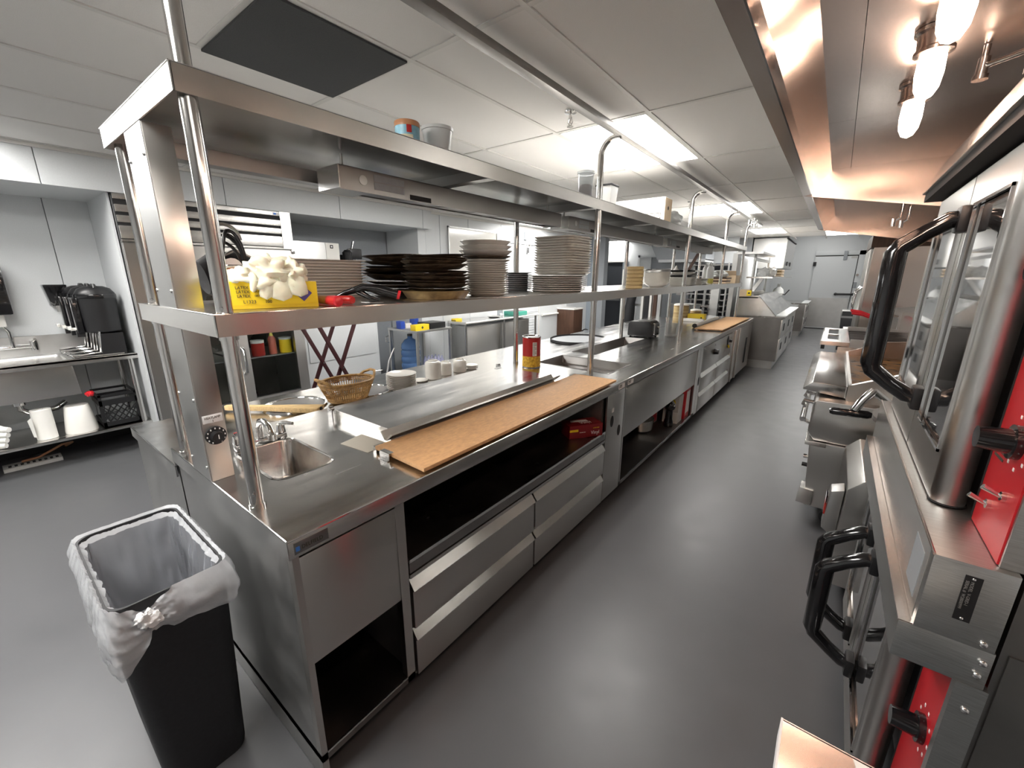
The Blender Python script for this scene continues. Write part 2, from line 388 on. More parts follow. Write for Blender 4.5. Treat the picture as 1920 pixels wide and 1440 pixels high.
struct(B(-2.35, -1.78, 11.805, 16.6, 0, 2.96), 'wall_far_left', 'wall', smooth=0)
struct(B(-2.9, -2.10, 11.4, 11.78, 1.9, 2.52), 'wall_tan', 'tan_wall', smooth=0)
# far wall with the cold-room door
struct(B(-2.4, 2.2, 16.5, 16.6, 0, 2.96), 'wall_far', 'wall', smooth=0)
d = tag(B(-.69, .345, 16.43, 16.5, .02, 2.21).build('door_4', 'wall', smooth=0, bevel=.01), kind='structure')
B(-.68, .33, 16.42, 16.43, .06, .965).build('kick_plate', 'steel_dull', d, smooth=0)
m = MB().box(-.70, .55, 16.45, 16.5, 2.24, 2.37).box(.36, .55, 16.45, 16.5, 0, 2.37); m.build('door_frame', 'wall', d, bevel=.006)
m = MB().box(-.69, .36, 16.428, 16.46, 2.212, 2.236).box(.345, .358, 16.44, 16.46, .02, 2.236); m.build('gasket', 'dark_gap', d, smooth=0)
m = MB().cyl((-.06, 16.37, 1.09), (.44, 16.37, 1.09), .028).cyl((-.02, 16.43, 1.09), (-.02, 16.36, 1.09), .04).cyl((.40, 16.45, 1.09), (.40, 16.36, 1.09), .04); m.build('door_handle', 'black', d)
for z in (1.92, .30): B(-.72, -.64, 16.38, 16.45, z, z+.13).build('hinge', 'black', d, bevel=.01)
B(.0, .09, 16.40, 16.46, 2.1, 2.36).build('closer', 'wall_grey', d, bevel=.01)
B(.19, .33, 16.425, 16.43, 2.14, 2.2).build('label_plate', 'steel_dull', d, smooth=0)
B(.36, .44, 16.44, 16.45, 1.28, 1.45).build('notice', 'wall_grey', d, smooth=0)
MB().cyl((.41, 16.45, 1.66), (.41, 16.42, 1.66), .035).build('lock', 'chrome', d)
struct(B(-.75, .55, 16.36, 16.5, .0, .018), 'trim_2', 'dark_gap', smooth=0)
# right wall and the wall behind
struct(B(1.15, 1.25, -3, 17, 0, 3.0), 'wall_right', 'wall', smooth=0)
struct(B(-9, 1.2, -3.1, -3, 0, 2.6), 'wall_behind', 'wall', smooth=0)
struct(B(-6.6, -6.5, 9.4, 11.4, 0, 2.6), 'wall_corridor_end', 'wall', smooth=0)
# ================================================================ THE PASS COUNTER
XF, XR, XB = -1.06, -2.065, -2.81; Y0, Y1 = .394, 8.25; TZ = .91; LZ = .83
# continuous front worktop: slab with openings for the sink, the two heated wells and the cold rail
t = thing('worktop', 'long stainless pass counter worktop with a folded front edge facing the aisle', 'worktop', (-1.56, .394, .85))
def slab(mb, x0, x1, y0, y1, z0, z1, holes):
    ys = sorted({y0, y1, *[h[2] for h in holes], *[h[3] for h in holes]})
    for a, b in zip(ys, ys[1:]):
        cut = sorted([(h[0], h[1]) for h in holes if h[2] <= a+1e-6 and h[3] >= b-1e-6])
        x = x0
        for c, d in cut:
            if c > x: mb.box(x, c, a, b, z0, z1)
            x = d
        if x1 > x: mb.box(x, x1, a, b, z0, z1)
HOLES = [(-1.80, -1.43, .535, .745), (-1.86, -1.23, 2.76, 3.17), (-1.88, -1.65, 3.38, 4.61), (-1.86, -1.45, 1.03, 2.25)]
m = MB(); slab(m, XR, XF+.004, Y0, Y1, TZ-.004, TZ, HOLES); m.build('top_sheet', 'steel_top', t, smooth=0)
m = MB(); m.box(XF-.006, XF+.004, Y0, Y1, TZ-.058, TZ-.003); m.build('front_edge', 'steel', t, bevel=.002)
m = MB(); m.box(XR, XF+.003, Y0-.002, Y0+.004, TZ-.058, TZ-.002).box(XR, XF, Y1-.004, Y1, TZ-.058, TZ-.003).box(XR-.002, XR+.004, Y0, Y1, LZ, TZ-.002); m.build('end_edge', 'steel_dull', t, smooth=0)
m = MB(); m.tube([(XF+.002, Y0, TZ-.002), (XF+.002, Y1, TZ-.002)], .0035, 8).tube([(XR, Y0, TZ-.002), (XF, Y0, TZ-.002)], .003, 8); m.build('rolled_nosing', 'chrome', t)
# maker plate on the front corner
g = B(XF+.004, XF+.0055, .408, .505, .862, .897).build('name_plate', 'steel_dark', t, bevel=.0005)
text('lettering', 'DELFIELD', .017, (XF+.0058, .428, .872), (0,1,0), (0,0,1), 'ink', t, xs=.85)
B(XF+.0054, XF+.006, .412, .423, .870, .884).build('plate_mark', 'blue_tag', t, smooth=0)
for y, s in ((2.60, 0), (2.755, 1)):
    B(XF+.004, XF+.0055, y-.05, y+.05, .862, .893).build('circuit_label', 'sticker_white', t, smooth=0)
    text('lettering', 'WARMER\nDROP-IN', .011, (XF+.0058, y-.043, .881), (0,1,0), (0,0,1), 'ink', t)
B(XF+.003, XF+.0045, 2.50, 2.58, .845, .858).build('circuit_label', 'steel_dull', t, smooth=0)
# sink basin
def basin(name, x0, x1, y0, y1, zt, d, m_, parent, r=.03, inset=.012):
    mb = MB(); n = 6
    def rr(x0, x1, y0, y1, r, z):
        out = []
        for cx, cy, a in ((x1-r, y1-r, 0), (x0+r, y1-r, PI/2), (x0+r, y0+r, PI), (x1-r, y0+r, 1.5*PI)):
            for i in range(n+1):
                b = a+PI/2*i/n; out.append((cx+r*math.cos(b), cy+r*math.sin(b), z))
        return out
    loops = [rr(x0-.012, x1+.012, y0-.012, y1+.012, r+.012, zt+.001), rr(x0-.004, x1+.004, y0-.004, y1+.004, r, zt+.004), rr(x0+.002, x1-.002, y0+.002, y1-.002, r, zt-.004),
             rr(x0+inset*.6, x1-inset*.6, y0+inset*.6, y1-inset*.6, r, zt-d*.85), rr(x0+inset+.02, x1-inset-.02, y0+inset+.02, y1-inset-.02, r*.8, zt-d)]
    k = len(loops[0]); vs = sum(loops, []); fs = []
    for j in range(len(loops)-1): fs += [(j*k+i, j*k+(i+1)%k, (j+1)*k+(i+1)%k, (j+1)*k+i) for i in range(k)]
    fs.append(tuple((len(loops)-1)*k+i for i in range(k)))
    mb.add(vs, fs); return mb.build(name, m_, parent, smooth=50)
b = basin('sink_basin', -1.80, -1.43, .535, .745, TZ, .19, 'steel_top', t, r=.045)
MB().cyl((-1.62, .64, TZ-.189), (-1.62, .64, TZ-.185), .04, seg=24).build('drain', 'chrome', b)
b = basin('heated_well', -1.86, -1.23, 2.76, 3.17, TZ, .15, 'steel_dark', t, r=.01, inset=.006)
for z in (.07, .11): B(-1.855, -1.235, 3.152, 3.162, TZ-z, TZ-z+.01).build('pan_ledge', 'steel', b, smooth=0)
basin('heated_well', -1.88, -1.65, 3.38, 4.61, TZ, .14, 'steel_dark', t, r=.01, inset=.006)
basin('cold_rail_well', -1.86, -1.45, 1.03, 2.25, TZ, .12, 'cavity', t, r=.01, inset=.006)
# tap beside the sink
t = thing('sink_tap', 'small chrome double lever tap behind the little counter sink', 'tap', (-1.80, .64, TZ))
m = MB().box(-1.845, -1.80, .54, .74, TZ, TZ+.03); m.build('deck_plate', 'chrome', t, bevel=.01)
m = MB().tube([(-1.82, .64, TZ+.03), (-1.82, .64, TZ+.075), (-1.80, .64, TZ+.105), (-1.76, .64, TZ+.115), (-1.72, .64, TZ+.10), (-1.70, .64, TZ+.07)], [.014, .014, .0135, .013, .012, .012], 14).cyl((-1.70, .64, TZ+.075), (-1.70, .64, TZ+.05), .016, seg=16); m.build('spout', 'chrome', t)
for s in (-1, 1):
    y = .64+s*.085
    h = MB().cyl((-1.822, y, TZ+.03), (-1.822, y, TZ+.065), .02, .016).tube([(-1.822, y, TZ+.066), (-1.80, y+s*.01, TZ+.072), (-1.755, y+s*.022, TZ+.076)], [.010, .009, .007], 10); h.build('lever', 'chrome', t)
MB().cyl((-1.822, .555, TZ+.066), (-1.822, .555, TZ+.076), .008).build('hot_cap', 'red_plastic', t)
# back ledge, lower than the worktop
t = thing('back_ledge', 'long lower stainless ledge along the serving side of the pass counter', 'ledge', (-2.43, .394, .78))
m = MB(); slab(m, XB, XR, Y0, 8.25, LZ-.004, LZ, []); m.build('top_sheet', 'steel_top', t, smooth=0)
m = MB().box(XB-.004, XB+.004, Y0, 8.25, LZ-.05, LZ-.002).box(XB, XR, Y0-.002, Y0+.004, LZ-.05, LZ-.002); m.build('edge', 'steel_dull', t, smooth=0)
MB().tube([(XB, Y0, LZ-.002), (XR, Y0, LZ-.002)], .003, 8).build('rolled_nosing', 'chrome', t)
for (x, y, r) in ((-2.505, 1.10, .165), (-2.45, 1.56, .15)):
    w = MB().lathe([(r+.018, .001), (r+.012, .010), (r, .008), (r-.004, -.0), (r-.006, .0035)], (x, y, LZ), 40).build('well_rim', 'chrome', t)
    MB().lathe([(r-.004, .004), (1e-6, .0038)], (x, y, LZ), 40).build('well_inside', 'steel_dark', w)
# counter base on the serving side
t = thing('ledge_base', 'grey steel base panel under the serving side ledge', 'counter base', (-2.43, .40, 0))
m = MB().box(XB+.03, XR-.002, .405, 8.24, .09, LZ-.006); m.build('body', 'steel_dull', t, smooth=0); B(XB+.03, XR-.002, .403, .405, 0, LZ-.006).build('end_panel', 'steel_dull', t, smooth=0)
for y in (.6, 2.4, 4.4, 6.4, 8.0): MB().cyl((XB+.2, y, 0), (XB+.2, y, .09), .02).build('leg', 'steel_dark', t)

# ---------------------------------------------------------------- cabinet units under the worktop
ZB, ZT = .088, .851
XC = XF-.004            # front plane of the cabinets
def carcass(t, y0, y1, back=-2.05, legs=True, sides=(1, 1), mm='steel_dull'):
    if sides[0]: B(back, XC-.0305, y0, y0+.012, .002 if y0 < .5 else ZB, ZT).build('side_panel', mm, t, smooth=0)
    if sides[1]: B(back, XC-.0305, y1-.012, y1, ZB, ZT).build('side_panel', mm, t, smooth=0)
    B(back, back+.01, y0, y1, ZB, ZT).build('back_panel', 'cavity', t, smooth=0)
    if legs:
        for x in (-1.25, -1.85):
            for y in (y0+.08, y1-.08): MB().cyl((x, y, 0), (x, y, ZB), .019).build('leg', 'steel_dark', t)
t = thing('sink_cabinet', 'steel sink cabinet with a blank upper panel at the near end of the counter', 'cabinet', (-1.56, .40, 0))
carcass(t, .402, .778)
B(XC-.030, XC, .402, .421, .0, ZT).build('stile', 'steel_v', t, smooth=0)
B(XC-.030, XC, .742, .778, ZB, ZT).build('stile', 'steel_v', t, smooth=0)
B(XC-.014, XC-.004, .422, .742, .468, .838).build('front_panel', 'steel_v', t, bevel=.002)
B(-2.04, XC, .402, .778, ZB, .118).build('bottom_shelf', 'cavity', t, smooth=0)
B(XC-.003, XC+.001, .422, .742, .112, .120).build('shelf_lip', 'chrome', t, smooth=0)
B(XC-.004, XC-.0005, .402, .778, ZB, .112).build('bottom_rail', 'steel', t, smooth=0)
MB().cyl((XC, .722, .118), (XC-.0, .722, .126), .004).build('screw', 'chrome', t)
def drawer(parent, y0, y1, z0, z1, lip=.034):
    d = B(XC-.03, XC+.004, y0+.004, y1-.004, z0, z1-.03).build('drawer', 'steel_v', parent, bevel=.003)
    # slanted full width pull along the top edge
    MB().prism([(XC-.03, z1-.022), (XC+.004, z1-.044), (XC+.012, z1-.040), (XC-.016, z1+.0), (XC-.03, z1+.0)], 'y', y0+.004, y1-.004).build('drawer_pull', 'steel', d, ud=(0,1,0), smooth=0)
    return d
t = thing('drawer_cabinet', 'steel four drawer cabinet under an open shelf, beneath the long tan board', 'cabinet', (-1.56, .78, 0))
carcass(t, .780, 2.405)
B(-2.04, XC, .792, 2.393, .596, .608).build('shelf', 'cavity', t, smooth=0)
B(XC-.002, XC+.001, .785, 2.40, .596, .610).build('shelf_lip', 'chrome', t, smooth=0)
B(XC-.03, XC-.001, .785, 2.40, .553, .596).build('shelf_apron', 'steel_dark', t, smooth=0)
m = MB().box(XC-.03, XC, .785, 2.40, .530, .546).box(XC-.03, XC-.01, .785, 2.40, ZB, .10); m.build('rail', 'steel', t, smooth=0)
B(XC-.05, XC-.032, .79, 2.395, ZB, .55).build('drawer_box', 'dark_gap', t, smooth=0)
for y0, y1 in ((.785, 1.578), (1.582, 2.40)):
    drawer(t, y0, y1, .308, .518); drawer(t, y0, y1, .090, .298)
t = thing('control_cabinet', 'narrow steel control cabinet with two black oval cable holes beside the red glove carton', 'cabinet', (-1.56, 2.41, 0))
carcass(t, 2.408, 2.688)
B(XC-.012, XC, 2.41, 2.686, ZB, ZT).build('front_panel', 'steel_v', t, bevel=.002)
for y, z in ((2.495, .652), (2.62, .553)):
    m = MB(); n = 20
    vs = [(XC+d, y+.024*math.cos(2*PI*k/n), z+.040*math.sin(2*PI*k/n)) for d in (0, .0015) for k in range(n)]
    m.add(vs, [tuple(range(n, 2*n))]+[(k, (k+1)%n, n+(k+1)%n, n+k) for k in range(n)]); m.build('cable_hole', 'rubber', t)
B(XC, XC+.0012, 2.485, 2.515, .715, .745).build('sticker', 'sticker_white', t, smooth=0)
t = thing('open_cabinet', 'steel open cabinet with a deep blank upper panel and lower bay of boxes', 'cabinet', (-1.56, 2.69, 0))
carcass(t, 2.690, 4.745)
B(XC-.012, XC, 2.692, 2.715, ZB, ZT).build('stile', 'steel_v', t, smooth=0)
B(XC-.016, XC, 4.64, 4.743, ZB, ZT).build('stile', 'steel_v', t, smooth=0)
B(XC-.014, XC-.004, 2.716, 4.64, .462, .838).build('front_panel', 'steel_v', t, bevel=.002)
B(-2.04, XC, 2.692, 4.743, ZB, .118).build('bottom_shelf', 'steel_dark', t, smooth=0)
B(XC-.003, XC+.001, 2.716, 4.64, .112, .120).build('shelf_lip', 'chrome', t, smooth=0)
B(XC-.004, XC-.0005, 2.692, 4.743, ZB, .112).build('bottom_rail', 'steel', t, smooth=0)
t = thing('refrigerated_cabinet', 'steel cabinet with a knob panel over four short drawers near the counter end', 'cabinet', (-1.56, 4.75, 0))
carcass(t, 4.748, 6.545)
m = MB().box(XC-.012, XC, 4.75, 4.86, ZB, ZT); m.build('stile', 'steel_v', t, smooth=0)
m = MB(); n = 16
vs = [(XC+d, 4.80+.03*math.cos(2*PI*k/n), .47+.05*math.sin(2*PI*k/n)) for d in (0, .0015) for k in range(n)]
m.add(vs, [tuple(range(n, 2*n))]+[(k, (k+1)%n, n+(k+1)%n, n+k) for k in range(n)]); m.build('cable_hole', 'rubber', t)
p = B(XC-.014, XC-.001, 4.862, 6.46, .548, .84).build('control_panel', 'steel_v', t, bevel=.003)
MB().cyl((XC, 5.42, .718), (XC+.05, 5.42, .718), .035, .028).build('control_knob', 'black', p)
MB().cyl((XC, 5.45, .80), (XC+.004, 5.45, .80), .012).build('indicator', 'sticker_white', p)
vs = [(XC+d, 6.2+.045*math.cos(2*PI*k/n), .745+.085*math.sin(2*PI*k/n)) for d in (0, .0015) for k in range(n)]
MB().add(vs, [tuple(range(n, 2*n))]+[(k, (k+1)%n, n+(k+1)%n, n+k) for k in range(n)]).build('vent_hole', 'rubber', p)
MB().tube([(XC+.01, 6.19, .70), (XC+.02, 6.20, .67), (XC+.01, 6.21, .69)], .012, 8).build('brass_pipe', 'mustard', p)
MB().cyl((XC, 6.33, .74), (XC+.03, 6.33, .74), .02).build('button', 'black', p)
B(XC-.05, XC-.032, 4.86, 6.46, ZB, .55).build('drawer_box', 'dark_gap', t, smooth=0)
B(XC-.03, XC, 6.465, 6.543, ZB, ZT).build('stile', 'steel_v', t, smooth=0)
for y0, y1 in ((4.862, 5.655), (5.66, 6.46)):
    drawer(t, y0, y1, .322, .535); drawer(t, y0, y1, .092, .31)
t = thing('end_cabinet', 'steel end cabinet of the counter with a dark slot beside the preparation fridge', 'cabinet', (-1.56, 6.55, 0))
carcass(t, 6.548, 8.24)
B(XC-.012, XC-.004, 6.55, 8.238, ZB, ZT).build('front_panel', 'steel_v', t, smooth=0)
for y in (6.65, 6.98): B(XC-.006, XC+.016, y, y+.06, ZB, ZT).build('upright', 'steel_v', t, bevel=.004)  # raised bars stand in for a corner post's reflection in the steel
B(XC-.004, XC+.001, 7.74, 7.86, .2, .62).build('slot', 'rubber', t, smooth=0)

# ---------------------------------------------------------------- the double overshelf on tube posts
XS0, XS1 = -1.288, -2.05; SY0, SY1 = .389, 8.05
t = thing('overshelf_rack', 'long two tier stainless overshelf on round tube posts above the pass counter', 'overshelf', (-1.66, .40, TZ))
def tray(name, z0, z1, parent):
    u = B(XS1+.002, XS0-.002, SY0+.002, SY1-.002, z1-.004, z1).build(name, 'steel', parent, smooth=0)
    m = MB().box(XS0-.004, XS0, SY0, SY1, z0, z1).box(XS1, XS1+.004, SY0, SY1, z0, z1).box(XS1, XS0, SY1-.004, SY1, z0, z1); m.build('edge', 'steel', u, smooth=0)
    B(XS1, XS0, SY0, SY0+.004, z0, z1).build('end_edge', 'steel_x', u, ud=(1,0,0), smooth=0)
    m = MB().tube([(XS0-.001, SY0, z1), (XS0-.001, SY1, z1)], .0022, 6).tube([(XS0-.001, SY0+.001, z0), (XS0-.001, SY0+.001, z1)], .002, 6).tube([(XS1, SY0, z1), (XS0, SY0, z1)], .0022, 6); m.build('nosing', 'chrome', u)
    return u
up = tray('upper_shelf', 2.013, 2.073, t); mid = tray('middle_shelf', 1.437, 1.497, t)
for u, z in ((up, 2.013), (mid, 1.437)):
    for y in (1.55, 2.6, 3.65, 4.7, 5.7, 6.5, 7.3): B(XS1+.004, XS0-.004, y, y+.05, z+.012, z+.056).build('cross_brace', 'steel_dull', u, smooth=0)
for x in (-1.315, -1.985):
    for i, y in enumerate((.425, 2.635, 4.75, 6.50, 7.98)):
        top = 2.02
        m = MB().cyl((x, y, TZ+.0005), (x, y, top), .0205, seg=20).cyl((x, y, TZ+.0005), (x, y, TZ+.012), .0235, seg=20).cyl((x, y, 1.425), (x, y, 1.437), .024, seg=20)
        if x > -1.5 and i == 3: m = MB().cyl((x, y, 1.497), (x, y, top), .0205, seg=20)
        m.build('post', 'tube', t)
        if not (x > -1.5 and i == 3): MB().cyl((x+.018, y-.012, TZ+.05), (x+.026, y-.016, TZ+.05), .004, seg=8).cyl((x+.018, y-.012, 1.512), (x+.026, y-.016, 1.512), .004, seg=8).build('set_screw', 'chrome', t)
for y in (.425, 2.635, 4.75, 6.50, 7.98):
    pts = [(-1.315, y, 2.073), (-1.315, y, 2.34)]+arc((-1.225, y, 2.34), .09, PI, PI/2, 8)+[(-1.195, y, 2.43)]
    MB().tube(pts, .0195, 16).build('hoop', 'tube', t)
MB().box(-1.216, -1.166, -.9, 6.3, 2.424, 2.456).build('rail', 'steel_dark', t, bevel=.003)
MB().box(-1.216, -1.166, 6.32, 8.5, 2.424, 2.456).build('rail', 'steel_dull', t, bevel=.003)
for y in (6.2, 7.5, 7.75, 8.0): MB().box(-1.23, -1.222, y, y+.03, 2.37, 2.45).box(-1.16, -1.152, y, y+.03, 2.37, 2.45).build('rail_hook', 'chrome', t, smooth=0)
# channel along the underside carrying the lamp wiring
B(-1.83, -1.77, .45, 7.9, 1.965, 2.012).build('wiring_channel', 'steel_dull', t, smooth=0)
# heat lamps
def lamp(y0, y1, lab):
    t = thing('heat_lamp', lab, 'heat lamp', (-1.62, y0, 2.0), 'heat lamp strips under the upper shelf')
    xa, xb = -1.70, -1.55
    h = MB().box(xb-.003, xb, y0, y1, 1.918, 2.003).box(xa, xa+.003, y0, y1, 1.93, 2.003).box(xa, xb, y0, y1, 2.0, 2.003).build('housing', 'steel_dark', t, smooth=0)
    for ye in (y0-.004, y1): B(xa, xb, ye, ye+.004, 1.922, 2.003).build('end_cap', 'steel', t, smooth=0)
    MB().prism([(xa+.004, 1.935), (xb-.005, 1.922), (xb-.03, 1.985), (xa+.03, 1.985)], 'y', y0+.14, y1-.1).build('reflector', 'steel_dark', t, smooth=0)
    B(xa+.004, xb-.004, y0+.001, y0+.14, 1.921, 1.926).build('junction_cover', 'steel_dull', t, smooth=0)
    MB().cyl((xa+.06, y0+.2, 1.945), (xa+.06, y1-.12, 1.945), .008, seg=10).build('element', 'steel_dull', t)
    k = y0+.3
    while k < y1-.1:
        MB().tube([(xa+.004, k, 1.93), (xb-.004, k+.02, 1.918)], .002, 5).build('guard_wire', 'steel_dull', t); k += .22
    MB().cyl((xb, y0+.10, 1.962), (xb+.002, y0+.10, 1.962), .018, seg=20).build('knockout', 'steel_dull', t)
    for z in (1.936, 1.966): B(xb, xb+.0015, y0+.15, y0+.30, z, z+.026).build('rating_sticker', 'wall_grey', t, smooth=0)
    B(xb, xb+.002, y0+.33, y0+.45, 1.922, 1.942).build('black_slot', 'rubber', t, smooth=0)  # flat dark plate stands in for the slot in the housing
    for y in (y0+.06, y1-.06): MB().cyl((-1.625, y, 2.0), (-1.625, y, 2.06), .006).build('hanger', 'chrome', t)
lamp(.95, 2.56, 'long steel heat lamp strip hung under the upper shelf, the nearest one with grey stickers')
lamp(2.66, 4.66, 'long steel heat lamp strip hung under the upper shelf, the middle one')
lamp(4.80, 6.9, 'long steel heat lamp strip hung under the upper shelf, the farthest one')
# control column for the lamps
t = thing('control_column', 'square steel wiring column with a black dial at the near end of the counter', 'control column', (-1.69, .42, TZ))
c = B(-1.78, -1.597, .393, .462, TZ, 2.012).build('column', 'steel_v', t, ud=(0,0,1), bevel=.003)
B(-1.78, -1.60, .391, .393, TZ, 2.012).build('cover_plate', 'steel_dull', t, smooth=0)
for z in (.96, 1.2, 1.55, 1.93):
    for x in (-1.765, -1.615): MB().ell((x, .390, z), .006, .004, .006, 10, 6).build('screw', 'chrome', t)
MB().cyl((-1.597, .427, 1.072), (-1.590, .427, 1.072), .031, seg=28).build('dial_plate', 'black_matte', t)
MB().cyl((-1.590, .427, 1.072), (-1.566, .427, 1.072), .0185, .017, seg=24).build('dial_knob', 'black', t)
m = MB()
for k in range(11):
    a = math.radians(-60+300*k/10); cy, cz = .427+.026*math.cos(a), 1.072+.026*math.sin(a)
    m.box(-1.5902, -1.5895, cy-.0018, cy+.0018, cz-.0028, cz+.0028)
m.box(-1.5662, -1.5655, .426, .4285, 1.066, 1.081); m.build('dial_mark', 'ink_white', t, smooth=0)
B(-1.597, -1.5960, .398, .456, 1.118, 1.146).build('label_plate', 'sticker_white', t, bevel=.0004)
text('lettering', 'HEATLAMP\n1', .0115, (-1.5957, .427, 1.132), (0,1,0), (0,0,1), 'ink', t, align='CENTER', xs=.82)
# sprung lid and frame of the cold rail
t = thing('cold_rail_lid', 'large flat stainless lid with a folded handle over the cold rail behind the tan board', 'lid', (-1.62, 1.64, TZ))
m = MB().box(-1.895, -1.862, 1.0, 2.28, TZ, TZ+.034).box(-1.862, -1.46, 1.0, 1.028, TZ, TZ+.034).box(-1.862, -1.46, 2.252, 2.28, TZ, TZ+.034)
m.prism([(-1.46, TZ), (-1.40, TZ), (-1.405, TZ+.014), (-1.455, TZ+.034), (-1.46, TZ+.034)], 'y', .985, 2.295); m.build('frame', 'steel', t, smooth=0)
m = MB().box(-1.855, -1.44, 1.0, 2.28, TZ+.046, TZ+.050); m.build('lid_sheet', 'steel_top', t, smooth=0)
m = MB().box(-1.855, -1.44, .999, 1.003, TZ+.030, TZ+.049).box(-1.855, -1.44, 2.277, 2.281, TZ+.030, TZ+.049); m.build('lid_rim', 'steel', t, smooth=0)
m = MB().prism([(-1.44, TZ+.050), (-1.418, TZ+.022), (-1.408, TZ+.022), (-1.372, TZ+.052), (-1.366, TZ+.046), (-1.405, TZ+.014), (-1.422, TZ+.014), (-1.446, TZ+.046)], 'y', .965, 2.31); m.build('lid_handle', 'steel', t, smooth=0)
for y in (.99, 2.29):
    m = MB().cyl((-1.885, y-.012, TZ+.052), (-1.885, y+.012, TZ+.052), .013).box(-1.90, -1.86, y-.010, y-.004, TZ, TZ+.055); m.build('hinge', 'chrome', t)
B(-1.846, -1.82, 2.2, 2.25, TZ+.05, TZ+.052).build('marker', 'steel_dark', t, smooth=0)
# ================================================================ THINGS ON THE COUNTER AND ITS SHELVES
from mathutils import noise
MS, US = 1.4975, 2.0735
# ---- yellow carton of latex gloves
ux, uy = .28, .96
def GB(a, b, z):     # a along the front face, b back from it
    return (-1.44+a*ux-b*uy, .487+a*uy+b*ux, z)
t = thing('glove_carton', 'open yellow carton of latex gloves at the near end of the middle shelf', 'carton', (-1.44, .487, MS))
L_, D_, H_ = .243, .118, .082
MB().hexa([GB(0,0,MS), GB(L_,0,MS), GB(L_,D_,MS), GB(0,D_,MS)], [GB(0,0,MS+H_), GB(L_,0,MS+H_), GB(L_,D_,MS+H_), GB(0,D_,MS+H_)]).build('carton', 'yellow', t, bevel=.0015)
MB().hexa([GB(.001,-.001,MS+.001), GB(L_-.001,-.001,MS+.001), GB(L_-.001,0,MS+.001), GB(.001,0,MS+.001)], [GB(.001,-.001,MS+.012), GB(L_-.001,-.001,MS+.012), GB(L_-.001,0,MS+.012), GB(.001,0,MS+.012)]).build('flap', 'yellow_side', t, smooth=0)
R3 = (ux, uy, 0)
for k, s in enumerate(('LATEX', 'LÁTEX', 'LATEX')): text('lettering', s, .0125, GB(.014+.001*k, -.0012, MS+.060-k*.0125), R3, (0,0,1), 'ink', t, xs=.95)
text('lettering', 'L1323', .014, GB(.030, -.0018, MS+.017), R3, (0,0,1), 'ink', t)
text('lettering', '100', .013, GB(.088, -.0018, MS+.017), R3, (0,0,1), 'ink', t)
for k, s in enumerate(('LARGE', 'GRANDE', 'GRANDE')): text('lettering', s, .0075, GB(.062, -.0012, MS+.062-k*.0125), R3, (0,0,1), 'ink', t)
c = (.200, .045)
d = MB(); d.hexa([GB(c[0], -.0015, MS+c[1]-.026), GB(c[0]+.026, -.0015, MS+c[1]), GB(c[0], -.0015, MS+c[1]+.026), GB(c[0]-.026, -.0015, MS+c[1])], [GB(c[0], .0, MS+c[1]-.026), GB(c[0]+.026, .0, MS+c[1]), GB(c[0], .0, MS+c[1]+.026), GB(c[0]-.026, .0, MS+c[1])]); d.build('emblem', 'purple', t, smooth=0)
text('lettering', 'SAFETY\nZONE', .0085, GB(c[0]-.0155, -.0019, MS+c[1]+.002), R3, (0,0,1), 'ink_white', t, xs=.8)
e = MB(); e.hexa([GB(-.0012, .045, MS+.022), GB(-.0012, .065, MS+.045), GB(-.0012, .045, MS+.068), GB(-.0012, .025, MS+.045)], [GB(0, .045, MS+.022), GB(0, .065, MS+.045), GB(0, .045, MS+.068), GB(0, .025, MS+.045)]); e.build('emblem', 'purple', t, smooth=0)
def crumple(mb, a0, b0, z0, ra, rb, rz, seed, amp=.35, nu=44, nv=22, flat=-.6):
    n0 = len(mb.v); vs = []; fs = []
    for j in range(nv+1):
        th = PI*j/nv
        for i in range(nu):
            ph = 2*PI*i/nu
            d = Vector((math.sin(th)*math.cos(ph), math.sin(th)*math.sin(ph), math.cos(th)))
            q = d*2.1+Vector((seed, seed*.7, seed*1.3))
            r = abs(noise.noise(q*.8))*1.3+abs(noise.noise(q*1.7))*.5
            k = 1+amp*(r-.45)+amp*.14*noise.noise(q*4)
            z = max(d.z, flat)*rz*k
            vs.append(GB(a0+d.x*ra*k, b0+d.y*rb*k, z0+z))
    for j in range(nv):
        for i in range(nu): fs.append((j*nu+i, j*nu+(i+1)%nu, (j+1)*nu+(i+1)%nu, (j+1)*nu+i))
    return mb.add(vs, fs)
g = thing('latex_gloves', 'crumpled cream latex gloves spilling out of the yellow carton', 'gloves', GB(.12, .05, MS+H_))
m = MB(); crumple(m, .118, .046, MS+H_+.018, .082, .060, .058, 3.1, .45); m.build('crumpled_glove', 'latex', g, smooth=60)
m = MB(); crumple(m, .048, .050, MS+H_+.008, .064, .054, .034, 9.4, .45); m.build('crumpled_glove', 'latex', g, smooth=60)
m = MB(); crumple(m, .178, .040, MS+H_+.012, .048, .055, .054, 5.7, .5); m.build('crumpled_glove', 'latex', g, smooth=60)
